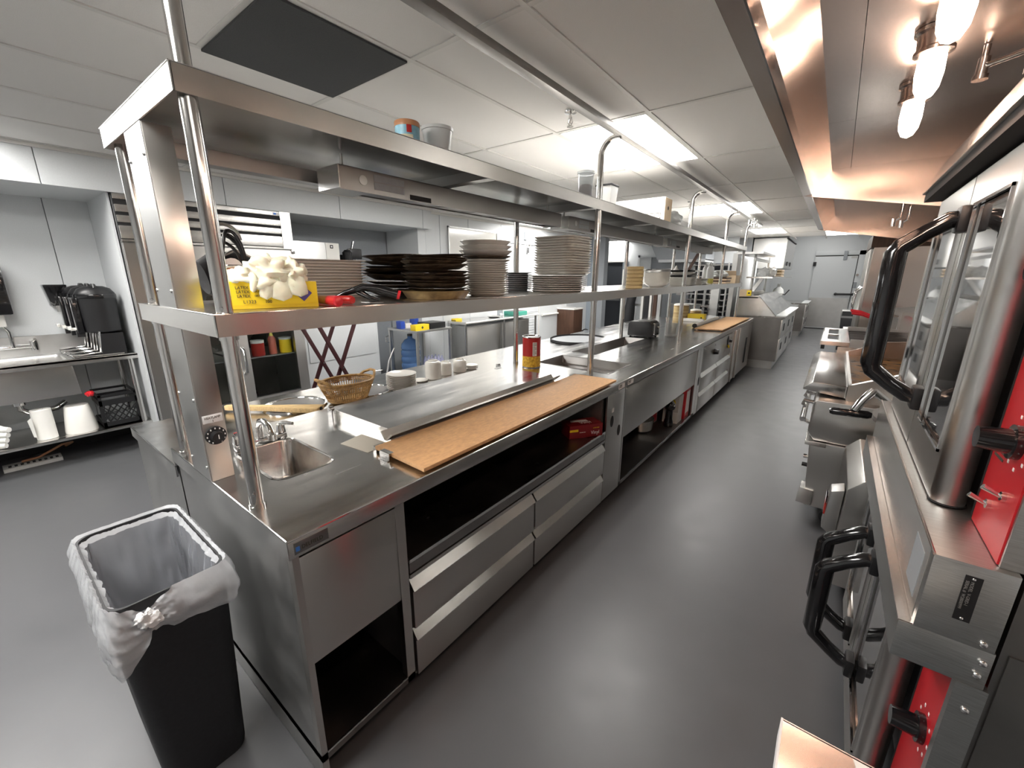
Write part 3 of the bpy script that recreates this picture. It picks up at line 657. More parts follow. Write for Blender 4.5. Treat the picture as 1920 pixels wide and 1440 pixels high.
for (a, w, dz, se) in ((.098, .020, .052, 1.2), (.142, .030, .058, 2.6), (.185, .026, .046, 4.1), (.060, .010, .030, 6.6)):
    m = MB(); n0 = 9; vs = []; fs = []; sg = 12
    for j in range(n0+1):
        f = j/n0; z = MS+H_+.028-(dz+.030)*f; b = .012-.022*math.sin(min(1, f*1.6)*PI/2); ww = w*(.75+.4*math.sin(f*PI*.8+.4))*(1 if f < .8 else math.sqrt(max(0, 1-((f-.8)/.2)**2))+.05)
        for i in range(sg):
            an = 2*PI*i/sg; wob = 1+.25*noise.noise(Vector((f*3+se, math.cos(an), math.sin(an))))
            vs.append(GB(a+.006*math.sin(f*3+se)+ww*wob*math.cos(an), b+.008*math.sin(an), z))
    for j in range(n0):
        for i in range(sg): fs.append((j*sg+i, j*sg+(i+1)%sg, (j+1)*sg+(i+1)%sg, (j+1)*sg+i))
    fs += [tuple(range(sg-1, -1, -1)), tuple(n0*sg+i for i in range(sg))]
    m.add(vs, fs).build('glove_finger', 'latex', g, smooth=70)
# ---- coiled black cord by the column
t = thing('coiled_cord', 'coiled black power cord tied in loops behind the near tube post', 'cord', (-1.70, .58, MS))
def loop(c, rx, rz, tilt, n=22): return [(c[0]+.012*math.sin(3*2*PI*k/n+tilt), c[1]+rx*math.cos(2*PI*k/n), c[2]+rz*math.sin(2*PI*k/n)+tilt*.02*math.cos(2*PI*k/n)) for k in range(n)]
m = MB()
for i, (dy, rx, rz, dz, tl) in enumerate(((0, .050, .115, .12, 0), (.006, .040, .11, .125, 1), (-.006, .046, .10, .11, -1), (.008, .035, .12, .13, .5))): m.tube(loop((-1.70+.008*i, .585+dy, MS+dz), rx, rz, tl), .0055, 8, closed=True)
tag(m.build('loops', 'black', t), kind='stuff')
MB().cyl((-1.715, .585, MS+.125), (-1.66, .585, MS+.128), .03, seg=14).build('tie', 'sticker_white', t)
MB().tube(arc((-1.70, .585, MS+.22), .05, 0, PI, 10, 'yz'), .006, 8).build('grey_loop', 'steel_dull', t)
# ---- black things behind the gloves
t = thing('black_tote', 'black padded carry bag lying behind the glove carton', 'bag', (-1.83, .66, MS))
m = MB(); m.tube([(-1.87, .55, MS+.09), (-1.87, .60, MS+.10), (-1.87, .69, MS+.10), (-1.87, .735, MS+.085)], [.06, .088, .085, .05], 18); m.build('body', 'black_matte', t)
MB().tube([(-1.775, .56, MS+.06), (-1.77, .58, MS+.16), (-1.775, .64, MS+.19), (-1.78, .70, MS+.16), (-1.78, .72, MS+.06)], .006, 8).build('handle', 'steel_dull', t)
t = thing('brown_caddy', 'small brown steel framed box beside the coiled cord', 'box', (-1.62, .56, MS))
B(-1.66, -1.58, .545, .635, MS, MS+.125).build('body', 'tin_copper', t, bevel=.004)
m = MB().tube([(-1.575, .54, MS+.13), (-1.575, .64, MS+.13), (-1.665, .64, MS+.13), (-1.665, .54, MS+.13)], .004, 8, closed=True); m.build('rim', 'chrome', t)
# ---- generic stacks
rnd = random.Random(11)
def rrect(w, l, r, n=5):
    out = []
    for cx, cy, a in ((w-r, l-r, 0), (-w+r, l-r, PI/2), (-w+r, -l+r, PI), (w-r, -l+r, 1.5*PI)):
        out += [(cx+r*math.cos(a+PI/2*i/n), cy+r*math.sin(a+PI/2*i/n)) for i in range(n+1)]
    return out
def plate_rect(name, w, l, h, m_, loc, r=.03, lip=False):
    mb = MB(); L0 = [(w*.78, l*.88, 0), (w*.82, l*.90, .001), (w*.86, l*.93, h-.006), (w, l, h-.0032), (w, l, h), (w*.985, l*.99, h), (w*.84, l*.92, h-.003), (w*.80, l*.89, .004)] if lip else [(w*.80, l*.86, 0), (w*.84, l*.88, .001), (w, l, h-.002), (w, l, h), (w*.98, l*.985, h), (w*.80, l*.86, .005)]
    loops = [[(x, y, z) for x, y in rrect(a, b, r*a/w)] for a, b, z in L0]; k = len(loops[0])
    vs = [(x+loc[0], y+loc[1], z+loc[2]) for lp in loops for x, y, z in lp]
    fs = [(j*k+i, j*k+(i+1)%k, (j+1)*k+(i+1)%k, (j+1)*k+i) for j in range(len(loops)-1) for i in range(k)]
    fs += [tuple(range(k-1, -1, -1)), tuple((len(loops)-1)*k+i for i in range(k))]
    return mb.add(vs, fs).build(name, m_, loc=loc)
def plate_round(name, r, h, m_, loc, foot=.6, seg=32, sy=1, wob=0, lip=False):
    p = [(r*foot, 0), (r*(foot+.03), .001), (r*(foot+.08), h-.007), (r, h-.0034), (r*1.0, h), (r*.985, h), (r*(foot+.07), h-.004), (r*(foot+.03), .005), (1e-6, .004)] if lip else [(r*foot, 0), (r*(foot+.04), .001), (r*.97, h-.004), (r, h-.001), (r*.985, h), (r*(foot+.03), .006), (1e-6, .005)]
    return MB().lathe(p, loc, seg, 1, sy, wob, rnd if wob else None).build(name, m_, loc=loc)
def stack(first, n, pitch, jit=.002, rot=.3, cyc=None):
    out = [first]; base = first['label']; first['label'] = ordl(base, 0, 99)
    for k in range(1, n):
        o = first.copy(); COL.objects.link(o)
        o.location = first.location+Vector((rnd.uniform(-jit, jit), rnd.uniform(-jit, jit), pitch*k)); o.rotation_euler = (0, 0, rnd.uniform(-rot, rot)); o['label'] = ordl(base, k, n)
        out.append(o)
    return out
p = plate_rect('platter', .12, .225, .016, 'china_white', (-1.90, .975, MS), .03, True); tag(p, 'rectangular platter in the stack behind the yellow glove carton', 'platter', 'rectangular platters')
stack(p, 13, .0127, .002, .01)
# dark baked pans, two leaning stacks of individually warped pans
def pans(cx, cy, r, n, z1, lab, group, bottom=None, lean=(0, 0)):
    z = MS; meshes = []
    for k in range(4):
        s = plate_round('baked_pan', r*rnd.uniform(.93, 1.0), .020, 'crust', (cx, cy, MS), .70, 30, 1, .022); meshes.append(s)
    pitch = (z1-MS-.02)/(n-1)
    for k in range(n):
        o = meshes[k] if k < 4 else meshes[k % 4].copy()
        if k >= 4: COL.objects.link(o)
        f = k/n
        o.location = (cx+lean[0]*f+rnd.uniform(-.012, .012), cy+lean[1]*f+rnd.uniform(-.012, .012), MS+.004+pitch*k)
        o.rotation_euler = (rnd.uniform(-.05, .05)*min(1, f*2), rnd.uniform(-.05, .05)*min(1, f*2), rnd.uniform(0, 6)); sc = rnd.uniform(.95, 1.05); o.scale = (sc, sc, rnd.uniform(.7, 1.2))
        tag(o, ordl(lab, k, n), 'pan', group)
pans(-1.817, 1.395, .158, 11, 1.70, 'black crusted baking pan in the back stack of burnt pans', 'burnt pans, back stack', lean=(-.02, -.02))
b = plate_round('pie_pan', .160, .036, 'crust_brown', (-1.476, 1.343, MS), .80, 36, 1, .008); tag(b, 'greasy golden brown pie pan at the bottom of the front burnt stack', 'pan')
MS0 = MS; MS = MS+.030
pans(-1.476, 1.343, .150, 12, 1.692, 'black crusted baking pan in the front stack of burnt pans', 'burnt pans, front stack', lean=(.0, .0))
MS = MS0
# white plates beside them
p = plate_round('dinner_plate', .112, .016, 'china', (-1.464, 1.690, MS), .72); tag(p, 'cream round plate in the stack right of the burnt pans', 'plate', 'cream plates right of the pans')
stack(p, 15, .0108)
z = MS+15*.0108
p = plate_round('dinner_plate', .122, .018, 'china', (-1.466, 1.690, z+.002), .7); tag(p, 'wider grey rimmed plate below the dark plate in the cream plate stack', 'plate')
p = plate_round('dinner_plate', .128, .017, 'crust', (-1.468, 1.690, z+.021), .72); tag(p, 'black plate inserted near the top of the cream plate stack', 'plate')
for k in range(3):
    q = plate_round('oval_bowl', .140-.004*k, .026, 'china_white', (-1.474, 1.692, z+.038+.023*k), .74); tag(q, 'thick white bowl on top of the cream plate stack, '+('lowest', 'middle', 'topmost')[k]+' of three', 'bowl', 'thick white bowls')
# dark platters and the tall white stack
p = plate_round('dark_platter', .120, .017, 'wall_grey', (-1.84, 2.43, MS), .7, lip=True); tag(p, 'dark grey platter in the low stack behind the tall white one', 'platter', 'dark platters, low stack'); stack(p, 9, .0135)
p = plate_round('steel_platter', .190, .016, 'china', (-1.488, 2.425, MS), .8, 40, lip=True); tag(p, 'wide round platter under the tallest white platter stack', 'platter', 'wide platters'); stack(p, 8, .0128)
p = plate_rect('white_platter', .15, .155, .019, 'china', (-1.450, 2.430, MS+.108), .06); tag(p, 'white platter in the tallest stack beside the second tube post', 'platter', 'white platters in the tallest stack')
stack(p, 15, .0152, .003, .03)
# farther along the middle shelf
for k in range(6): tag(MB().lathe([(.062, 0), (.069, .004), (.070, .028), (.066, .030), (1e-6, .0302)], (-1.383+rnd.uniform(-.002,.002), 3.515, MS+.0302*k), 28).build('tan_bowl', 'tan_stack', loc=(-1.383, 3.515, MS+.0302*k)), ordl('stained tan bowl in the drum shaped stack past the second tube post', k, 6), 'bowl', 'stained tan bowls')
p = MB().lathe([(.06, 0), (.07, .004), (.105, .022), (.128, .05), (.126, .05), (.10, .026), (.06, .008), (1e-6, .008)], (-1.441, 4.24, MS), 32).build('salad_bowl', 'china', loc=(-1.441, 4.24, MS)); tag(p, 'cream bowl nested in the bulging bowl stack right of the tan drum', 'bowl', 'nested cream bowls'); stack(p, 10, .0105, .002)
p = MB().lathe([(.06, 0), (.12, .02), (.134, .048), (.132, .048), (.11, .022), (1e-6, .010)], (-1.441, 4.24, MS+.118), 32).build('metal_bowl', 'steel_dull', loc=(-1.441, 4.24, MS+.118)); p.rotation_euler = (.06, -.04, 0); tag(p, 'tilted grey metal bowl on top of the cream bowl stack', 'bowl')
p = plate_rect('square_plate', .13, .132, .016, 'china', (-1.440, 5.14, MS), .02); tag(p, 'square white plate in the stack with two black plates', 'plate', 'square plates'); stack(p, 7, .0125, .002, .02)
for k, z in enumerate((.094, .150)):
    p = plate_rect('square_plate', .136, .138, .022, 'black_gloss', (-1.440, 5.14, MS+z), .02); tag(p, ('black square plate in the middle of the square plate stack', 'black square plate on top of the square plate stack')[k], 'plate')
p = plate_rect('square_plate', .125, .127, .016, 'china', (-1.440, 5.14, MS+.118), .02); tag(p, 'square white plate between the two black square plates', 'plate', 'white between black'); stack(p, 2, .014)
p = plate_rect('serving_dish', .13, .19, .022, 'china', (-1.46, 5.75, MS), .05); tag(p, 'wide flat cream dish in the low stack before the squeeze bottles', 'dish', 'wide flat dishes'); stack(p, 4, .019, .004, .03)
for (x, y, r, lab) in ((-1.50, 6.40, .042, 'pale squeeze bottle behind the yellow oil bottle'), (-1.414, 6.283, .050, 'squeeze bottle with yellow oil low in it on the middle shelf')):
    t = thing('squeeze_bottle', lab, 'bottle', (x, y, MS))
    MB().lathe([(r*.95, 0), (r, .01), (r, .10), (r*.95, .19), (r*.8, .22), (r*.55, .235), (r*.5, .245), (1e-6, .246)], (x, y, MS), 20).build('body', 'plastic_milky', t)
    MB().lathe([(r*.96, .002), (r*1.01, .012), (r*1.01, .075), (1e-6, .0755)], (x, y, MS), 20).build('contents', 'oil', t)
    MB().lathe([(r*.56, .24), (r*.56, .258), (r*.2, .265), (r*.12, .295), (1e-6, .296)], (x, y, MS), 16).build('nozzle', 'plastic_milky', t)
t = thing('white_squeeze_cap', 'white pointed bottle cap showing above the black square plate', 'bottle', (-1.60, 5.35, MS))
MB().lathe([(.035, 0), (.035, .18), (.02, .195), (.006, .23), (1e-6, .231)], (-1.60, 5.38, MS), 16).build('body', 'china_white', t)
for k in range(4):
    q = B(-1.66, -1.36, 7.10+.02*k, 7.42+.03*k, MS+.022*k, MS+.0205+.022*k).build('wood_board', 'brown_wood' if k % 2 else 'cardboard', bevel=.004, loc=(-1.5, 7.2, MS+.022*k)); tag(q, ordl('flat brown board in the pile at the far end of the middle shelf', k, 4), 'board', 'brown boards')
t = thing('plastic_bag', 'crumpled pale plastic bag lying on the brown boards', 'bag', (-1.5, 7.28, MS+.09))
def blob(c, r, seed, amp=.4, nu=30, nv=16):
    mb = MB(); vs = []; fs = []
    for j in range(nv+1):
        th = PI*j/nv
        for i in range(nu):
            ph = 2*PI*i/nu; d = Vector((math.sin(th)*math.cos(ph), math.sin(th)*math.sin(ph), math.cos(th)))
            q = d*1.9+Vector((seed, seed*.3, seed*2)); k = 1+amp*(abs(noise.noise(q))*1.4+abs(noise.noise(q*2.4))*.6-.5)
            vs.append((c[0]+d.x*r[0]*k, c[1]+d.y*r[1]*k, c[2]+max(d.z, -.7)*r[2]*k))
    for j in range(nv):
        for i in range(nu): fs.append((j*nu+i, j*nu+(i+1)%nu, (j+1)*nu+(i+1)%nu, (j+1)*nu+i))
    return mb.add(vs, fs)
blob((-1.5, 7.28, MS+.135), (.12, .16, .06), 4.2).build('bag_body', 'plastic_milky', t, smooth=70)
t = thing('cardboard_carton', 'small open brown carton beside the plastic bag at the far shelf end', 'carton', (-1.45, 7.72, MS))
m = MB().box(-1.60, -1.31, 7.56, 7.575, MS, MS+.12).box(-1.60, -1.31, 7.86, 7.875, MS, MS+.12).box(-1.60, -1.585, 7.575, 7.86, MS, MS+.12).box(-1.325, -1.31, 7.575, 7.86, MS, MS+.12).box(-1.59, -1.32, 7.57, 7.865, MS, MS+.006); m.build('carton', 'cardboard', t, smooth=0)
MB().prism([(7.56, MS+.12), (7.575, MS+.12), (7.53, MS+.19), (7.52, MS+.188)], 'x', -1.60, -1.31).build('flap', 'cardboard', t, smooth=0)
# red tipped handles and black pan gripper
t = thing('wooden_utensil', 'wooden handled tool with a bright red butt end beside the glove carton', 'utensil', (-1.34, .76, MS))
MB().tube([(-1.48, .775, MS+.018), (-1.38, .765, MS+.018)], [.013, .016], 14).build('handle', 'board', t)
MB().tube([(-1.38, .765, MS+.018), (-1.315, .758, MS+.018), (-1.312, .758, MS+.018)], [.017, .0178, .013], 14).build('grip_end', 'red_plastic', t)
t = thing('wooden_utensil', 'dull red handled tool lying behind the bright red butt end', 'utensil', (-1.40, .83, MS))
MB().tube([(-1.55, .80, MS+.016), (-1.47, .82, MS+.016), (-1.375, .845, MS+.016), (-1.37, .846, MS+.016)], [.011, .014, .0155, .012], 14).build('handle', 'red_handle', t)
t = thing('pan_gripper', 'black gloss pan gripper with a red ring end in front of the burnt pans', 'gripper', (-1.42, .93, MS))
m = MB().tube([(-1.50, .83, MS+.010), (-1.46, .875, MS+.038), (-1.43, .93, MS+.058), (-1.40, .975, MS+.052), (-1.355, 1.03, MS+.030)], [.006, .011, .0145, .0165, .0165], 16); m.build('arm', 'black_gloss', t)
m = MB().tube([(-1.45, .92, MS+.045), (-1.42, .95, MS+.02), (-1.40, .98, MS+.010)], [.014, .010, .006], 12); m.build('lower_arm', 'black_gloss', t)
MB().tube([(-1.355, 1.03, MS+.030), (-1.349, 1.038, MS+.027)], [.018, .018], 18).build('end_ring', 'red_plastic', t)
B(-1.45, -1.39, .93, .99, MS+.0005, MS+.003).build('blade', 'chrome', t, smooth=0)
# ---- upper shelf
t = thing('spice_tin', 'round tin with a pale blue label and copper lid on the top shelf', 'tin', (-1.394, 1.155, US))
MB().lathe([(.046, 0), (.046, .070), (1e-6, .0705)], (-1.394, 1.155, US), 28).build('body', 'tin_blue', t)
MB().lathe([(.0475, .068), (.0475, .084), (.045, .087), (1e-6, .0872)], (-1.394, 1.155, US), 28).build('lid', 'tin_copper', t)
a0 = math.atan2(-1.155, 1.394)
def onc(c, r, a, z): return (c[0]+r*math.cos(a), c[1]+r*math.sin(a), z)
def patch(c, r, aa, ab, z0, z1, n=8):
    vs = []; fs = []
    for i in range(n+1):
        a = aa+(ab-aa)*i/n; vs += [onc(c, r, a, z0), onc(c, r, a, z1), onc(c, r-.002, a, z0), onc(c, r-.002, a, z1)]
    for i in range(n): fs += [(4*i, 4*i+4, 4*i+5, 4*i+1)]
    return MB().add(vs, fs)
patch((-1.394, 1.155), .0468, a0-.05, a0+.35, US+.042, US+.082).build('red_tab', 'red_label', t); patch((-1.394, 1.155), .0466, a0-.55, a0+.45, US+.002, US+.036, 12).build('cream_label', 'paper_tan', t)
t = thing('deli_tub', 'empty translucent round deli tub beside the blue tin on the top shelf', 'tub', (-1.385, 1.301, US))
MB().lathe([(.048, 0), (.060, .088), (.064, .089), (.065, .100), (.061, .101), (.058, .088), (.046, .003), (1e-6, .003)], (-1.385, 1.301, US), 32).build('tub', 'plastic_milky', t)
t = thing('spice_cup', 'clear lidded deli cup half full of brown spice beside the curved tube', 'cup', (-1.345, 2.53, US))
c = (-1.352, 2.512, US)
MB().lathe([(.040, 0), (.048, .142), (.047, .142), (.039, .003), (1e-6, .003)], c, 28).build('cup', 'plastic_clear', t)
MB().lathe([(.0385, .003), (.0415, .060), (.030, .078), (1e-6, .084)], c, 24).build('spice', 'spice_brown', t)
MB().lathe([(.050, .138), (.054, .140), (.054, .152), (.048, .154), (1e-6, .150)], c, 28).build('lid', 'plastic_clear', t)
t = thing('storage_container', 'square clear food container with a black lid right of the curved tube', 'container', (-1.37, 2.86, US))
def frust(x, y, w0, w1, z0, z1): return MB().hexa([(x-w0, y-w0, z0), (x+w0, y-w0, z0), (x+w0, y+w0, z0), (x-w0, y+w0, z0)], [(x-w1, y-w1, z1), (x+w1, y-w1, z1), (x+w1, y+w1, z1), (x-w1, y+w1, z1)])
frust(-1.37, 2.86, .048, .058, US, US+.125).build('container', 'plastic_milky', t, bevel=.008)
frust(-1.37, 2.86, .044, .050, US+.003, US+.075).build('contents', 'food_pale', t, bevel=.006)
frust(-1.37, 2.86, .061, .061, US+.120, US+.133).build('lid', 'black', t, bevel=.003)
t = thing('white_carton', 'long white cardboard carton with a barcode lying across the top shelf', 'carton', (-1.6, 3.95, US))
c = B(-1.94, -1.302, 3.87, 4.06, US, US+.195).build('carton', 'box_white', t, bevel=.002)
B(-1.302, -1.3005, 3.875, 4.055, US+.004, US+.19).build('end_flap', 'cardboard', t, smooth=0)
MB().cyl((-1.3005, 3.96, US+.11), (-1.2995, 3.96, US+.11), .016, seg=14).build('hand_hole', 'rubber', t)
m = MB().box(-1.47, -1.33, 3.8685, 3.87, US+.020, US+.026).box(-1.47, -1.33, 3.8685, 3.87, US+.062, US+.068).box(-1.47, -1.465, 3.8685, 3.87, US+.02, US+.068).box(-1.335, -1.33, 3.8685, 3.87, US+.02, US+.068); m.build('barcode_frame', 'ink', t, smooth=0)
m = MB(); x = -1.455
while x < -1.345:
    w = rnd.choice((.002, .003, .005)); m.box(x, x+w, 3.8685, 3.87, US+.03, US+.058); x += w+rnd.choice((.003, .004, .006))
tag(m.build('barcode', 'ink', t, smooth=0), kind='stuff')
m = MB(); [m.box(-1.76+.085*k, -1.735+.085*k, 3.8685, 3.87, US+.145, US+.156) for k in range(4)]; tag(m.build('handling_marks', 'cardboard', t, smooth=0), kind='stuff')
t = thing('bread_bag', 'crumpled clear plastic bag behind the white carton on the top shelf', 'bag', (-1.40, 4.42, US))
blob((-1.42, 4.38, US+.075), (.10, .24, .075), 7.7, .35).build('bag_body', 'plastic_milky', t, smooth=70)
# ---- back ledge
t = thing('wooden_paddle', 'long pale wooden paddle lying across the round heated well', 'paddle', (-2.5, .98, LZ))
pa, pb = Vector((-2.70, .795, LZ+.026)), Vector((-2.235, 1.115, LZ+.030)); dd = (pb-pa).normalized(); nn = Vector((-dd.y, dd.x, 0))
prof = [(0, .010), (.03, .014), (.15, .014), (.28, .016), (.40, .026), (.55, .034), (.565, .030)]
vs = []; fs = []
for s_, w in prof:
    q = pa+dd*s_; w *= 1.3; e = Vector((0, 0, .014)); vs += [q+nn*w-e, q-nn*w-e, q-nn*w+e, q+nn*w+e]
for i in range(len(prof)-1):
    for k in range(4): fs.append((4*i+k, 4*i+(k+1)%4, 4*i+4+(k+1)%4, 4*i+4+k))
fs += [(3,2,1,0), tuple(4*(len(prof)-1)+k for k in range(4))]
MB().add(vs, fs).build('paddle', 'wood', t, bevel=.005)
q = pa+dd*.567; MB().tube([q-dd*.004, q+dd*.004], .012, 8).build('burnt_tip', 'rubber', t)
t = thing('wicker_basket', 'oval woven wicker basket with two loop handles on the back ledge', 'basket', (-2.346, 1.357, LZ))
bx, by = -2.346, 1.357
def bp(a, f, e=1.0):   # a angle, f height fraction
    rx = (.088+.042*f)*e; ry = (.118+.050*f)*e
    return (bx+rx*math.cos(a), by+ry*math.sin(a), LZ+.012+.118*f)
m = MB()
for k in range(64):
    a = 2*PI*k/64; m.tube([bp(a, 0), bp(a, .35, 1.02), bp(a, .7, 1.03), bp(a, 1)], .0030, 5)
tag(m.build('stakes', 'wicker', t), kind='stuff')
m = MB()
for f in (.05, .13, .22, .5, .80, .88, .95): m.tube([bp(2*PI*k/40, f, 1.018+.012*(k % 2)) for k in range(40)], .0038, 5, closed=True)
tag(m.build('weave', 'wicker', t), kind='stuff')
m = MB(); m.lathe([(1e-6, .010), (1.0, .010), (1.0, .016), (1e-6, .016)], (bx, by, LZ), 28, .088, .118); m.build('base', 'wicker', t)
MB().tube([bp(2*PI*k/40, 1.02) for k in range(40)], .008, 8, closed=True).build('rim', 'wicker', t)
for s_ in (1, -1):
    pts = [bp(s_*PI/2-.62, 1.0), bp(s_*PI/2-.45, 1.18), bp(s_*PI/2-.15, 1.32, 1.03), bp(s_*PI/2+.15, 1.32, 1.03), bp(s_*PI/2+.45, 1.18), bp(s_*PI/2+.62, 1.0)]
    MB().tube(pts, .0085, 8).build('loop_handle', 'wicker', t)
p = plate_round('saucer', .102, .022, 'china', (-2.300, 1.735, LZ), .62); tag(p, 'cream side plate in the short stack right of the wicker basket', 'plate', 'side plates on the ledge'); stack(p, 11, .0095, .002)
p = plate_round('saucer', .060, .012, 'china', (-2.38, 1.965, LZ), .6); tag(p, 'single cream saucer lying flat before the tallest cup stack', 'saucer')
def cups(x, y, r, n, lab, grp):
    for k in range(n):
        z = LZ+.036*k
        o = MB().lathe([(r*.92, 0), (r, .004), (r*1.0, .046), (r*.93, .058), (r*.72, .066), (r*.60, .067), (r*.60, .074), (r*.55, .074), (r*.52, .068), (1e-6, .068)], (x, y, z), 28).build('soup_cup', 'china', loc=(x, y, z)); tag(o, ordl(lab, k, n), 'cup', grp)
cups(-2.365, 2.085, .062, 3, 'upturned cream cup in the tallest of the three cup stacks', 'cups, tallest stack')
cups(-2.390, 2.235, .050, 2, 'upturned cream cup in the lowest middle cup stack', 'cups, middle stack')
cups(-2.376, 2.385, .056, 2, 'upturned cream cup in the right hand cup stack', 'cups, right stack')
p = plate_round('saucer', .056, .014, 'china_white', (-2.366, 2.515, LZ), .62); tag(p, 'small white saucer in the short stack right of the cups', 'saucer', 'small saucers'); stack(p, 4, .008, .002)
t = thing('serving_tray', 'large round black rimmed serving tray lying on the back ledge', 'tray', (-2.43, 4.52, LZ))
MB().lathe([(.97, .0), (1.0, .004), (1.0, .028), (.985, .030), (.955, .012), (.945, .0)], (-2.435, 4.52, LZ+.001), 56, .335, .385).build('rim', 'rubber', t)
MB().lathe([(.95, .003), (.95, .012), (1e-6, .0122)], (-2.435, 4.52, LZ), 56, .335, .385).build('tray_face', 'wall_grey', t)
# ---- worktop
t = thing('macaroni_can', 'tall red can with a macaroni picture at its foot by the tube post', 'can', (-1.814, 2.608, TZ))
c = (-1.814, 2.612, TZ+.0015); r = .070
MB().lathe([(r, .004), (r, .232), (1e-6, .2325)], c, 40).build('can_body', 'red_label', t)
MB().lathe([(r+.0006, .005), (r+.0006, .082), (r+.0002, .088)], c, 40, wob=0).build('macaroni_label', 'macaroni', t)
m = MB().lathe([(r+.002, 0), (r+.003, .003), (r+.001, .006)], c, 40).lathe([(r+.001, .230), (r+.003, .233), (r+.003, .239), (r-.002, .239), (r-.004, .233), (1e-6, .233)], c, 40); m.build('rim', 'chrome', t)
a1 = math.atan2(-c[1], -c[0])
patch(c, r+.0008, a1+.12, a1+.62, TZ+.095, TZ+.200, 10).build('nutrition_label', 'paper', t)
m = MB()
for k in range(12):
    z = TZ+.102+k*.008; q = patch(c, r+.0012, a1+.16, a1+(.58 if k % 4 else .36), z, z+.0028, 6); m.add(q.v, q.f)
tag(m.build('label_print', 'ink', t), kind='stuff')
t = thing('cutting_board', 'long tan composite cutting board along the front edge of the counter', 'cutting board', (-1.21, 1.7, TZ))
MB().hexa([(-1.062, .872, TZ+.012), (-1.062, 2.520, TZ+.012), (-1.358, 2.505, TZ+.012), (-1.372, .885, TZ+.012)], [(-1.062, .872, TZ+.027), (-1.062, 2.520, TZ+.027), (-1.358, 2.505, TZ+.027), (-1.372, .885, TZ+.027)]).build('board', 'board', t, bevel=.003)
for y in (.880, 2.512):
    m = MB().box(-1.315, -1.255, y-.012, y+.010, TZ+.027, TZ+.030).box(-1.315, -1.255, y-.014, y-.010, TZ+.003, TZ+.030).box(-1.315, -1.255, y-.022, y-.010, TZ+.001, TZ+.004); m.build('clip', 'chrome', t, smooth=0)
m = MB().box(-1.385, -1.365, .885, .93, TZ+.001, TZ+.024).box(-1.385, -1.36, 2.46, 2.50, TZ+.001, TZ+.030); m.build('stop_bracket', 'steel', t, smooth=0)
tag(MB().hexa([(-1.56, .845, TZ+.0005), (-1.39, .862, TZ+.0005), (-1.40, .972, TZ+.0005), (-1.585, .962, TZ+.0005)], [(-1.56, .845, TZ+.002), (-1.39, .862, TZ+.002), (-1.40, .972, TZ+.002), (-1.585, .962, TZ+.002)]).build('parchment_sheet', 'parchment', smooth=0, loc=(-1.49, .91, TZ)), 'small square of pale parchment paper on the worktop before the cold rail', 'paper')
t = thing('cutting_board', 'tan composite cutting board at the far end of the counter', 'cutting board', (-1.24, 6.9, TZ))
MB().hexa([(-1.085, 5.86, TZ+.012), (-1.085, 7.92, TZ+.012), (-1.43, 7.86, TZ+.012), (-1.42, 5.82, TZ+.012)], [(-1.085, 5.86, TZ+.027), (-1.085, 7.92, TZ+.027), (-1.43, 7.86, TZ+.027), (-1.42, 5.82, TZ+.027)]).build('board', 'board', t, bevel=.003)
for y in (5.9, 7.8): B(-1.40, -1.12, y, y+.04, TZ+.0005, TZ+.012).build('support', 'steel_dark', t, smooth=0)
t = thing('toaster', 'black two sided toaster beside the narrow heated well', 'toaster', (-1.74, 4.85, TZ))
pf = [(-1.885, TZ+.012), (-1.60, TZ+.012), (-1.595, TZ+.03), (-1.60, TZ+.155), (-1.635, TZ+.185), (-1.85, TZ+.185), (-1.885, TZ+.155), (-1.89, TZ+.03)]
MB().prism(pf, 'y', 4.70, 4.96).build('body', 'black', t, bevel=.012)
m = MB(); m.box(-1.602, -1.592, 4.74, 4.78, TZ+.03, TZ+.17); m.build('end_panel', 'chrome', t, smooth=0)
for z in (.05, .11): MB().cyl((-1.595, 4.86, TZ+z), (-1.57, 4.86, TZ+z), .016).build('toaster_knob', 'chrome', t)
for y in (4.76, 4.86): B(-1.84, -1.65, y, y+.03, TZ+.183, TZ+.187).build('slot', 'steel_dull', t, smooth=0)
for y in (4.73, 4.93):
    for x in (-1.86, -1.63): MB().cyl((x, y, TZ+.0005), (x, y, TZ+.013), .012).build('foot', 'rubber', t)
t = thing('glass_pitcher', 'clear glass measuring jug beside the black toaster', 'jug', (-1.53, 4.98, TZ))
c = (-1.50, 5.08, TZ+.001)
MB().lathe([(.055, 0), (.066, .01), (.074, .15), (.071, .15), (.063, .012), (1e-6, .010)], c, 28).build('jug', 'plastic_clear', t)
MB().tube([(c[0]+.07, c[1]+.02, TZ+.13), (c[0]+.115, c[1]+.03, TZ+.12), (c[0]+.115, c[1]+.03, TZ+.05), (c[0]+.068, c[1]+.02, TZ+.035)], .008, 8).build('handle', 'plastic_clear', t)
MB().tube([(c[0]-.04, c[1], TZ+.02), (c[0]-.06, c[1]-.03, TZ+.22)], .007, 8).build('ladle', 'chrome', t)
t = thing('film_carton', 'yellow cling film carton lying on the far worktop', 'carton', (-1.72, 7.05, TZ))
B(-1.86, -1.58, 6.98, 7.12, TZ+.0005, TZ+.115).build('carton', 'yellow', t, bevel=.003); B(-1.87, -1.57, 6.90, 6.98, TZ+.0005, TZ+.05).build('film_roll', 'china_white', t, bevel=.012); MB().cyl((-1.62, 6.979, TZ+.06), (-1.62, 6.976, TZ+.06), .012).build('emblem', 'ink', t)
t = thing('paper_roll', 'white paper roll with a black end leaning on the far tan board', 'roll', (-1.49, 6.5, TZ))
MB().cyl((-1.485, 6.10, TZ+.03), (-1.48, 7.45, TZ+.03), .028, seg=18).build('roll', 'paper', t); MB().cyl((-1.4855, 6.07, TZ+.03), (-1.485, 6.10, TZ+.03), .029, seg=18).build('end_cap', 'rubber', t)
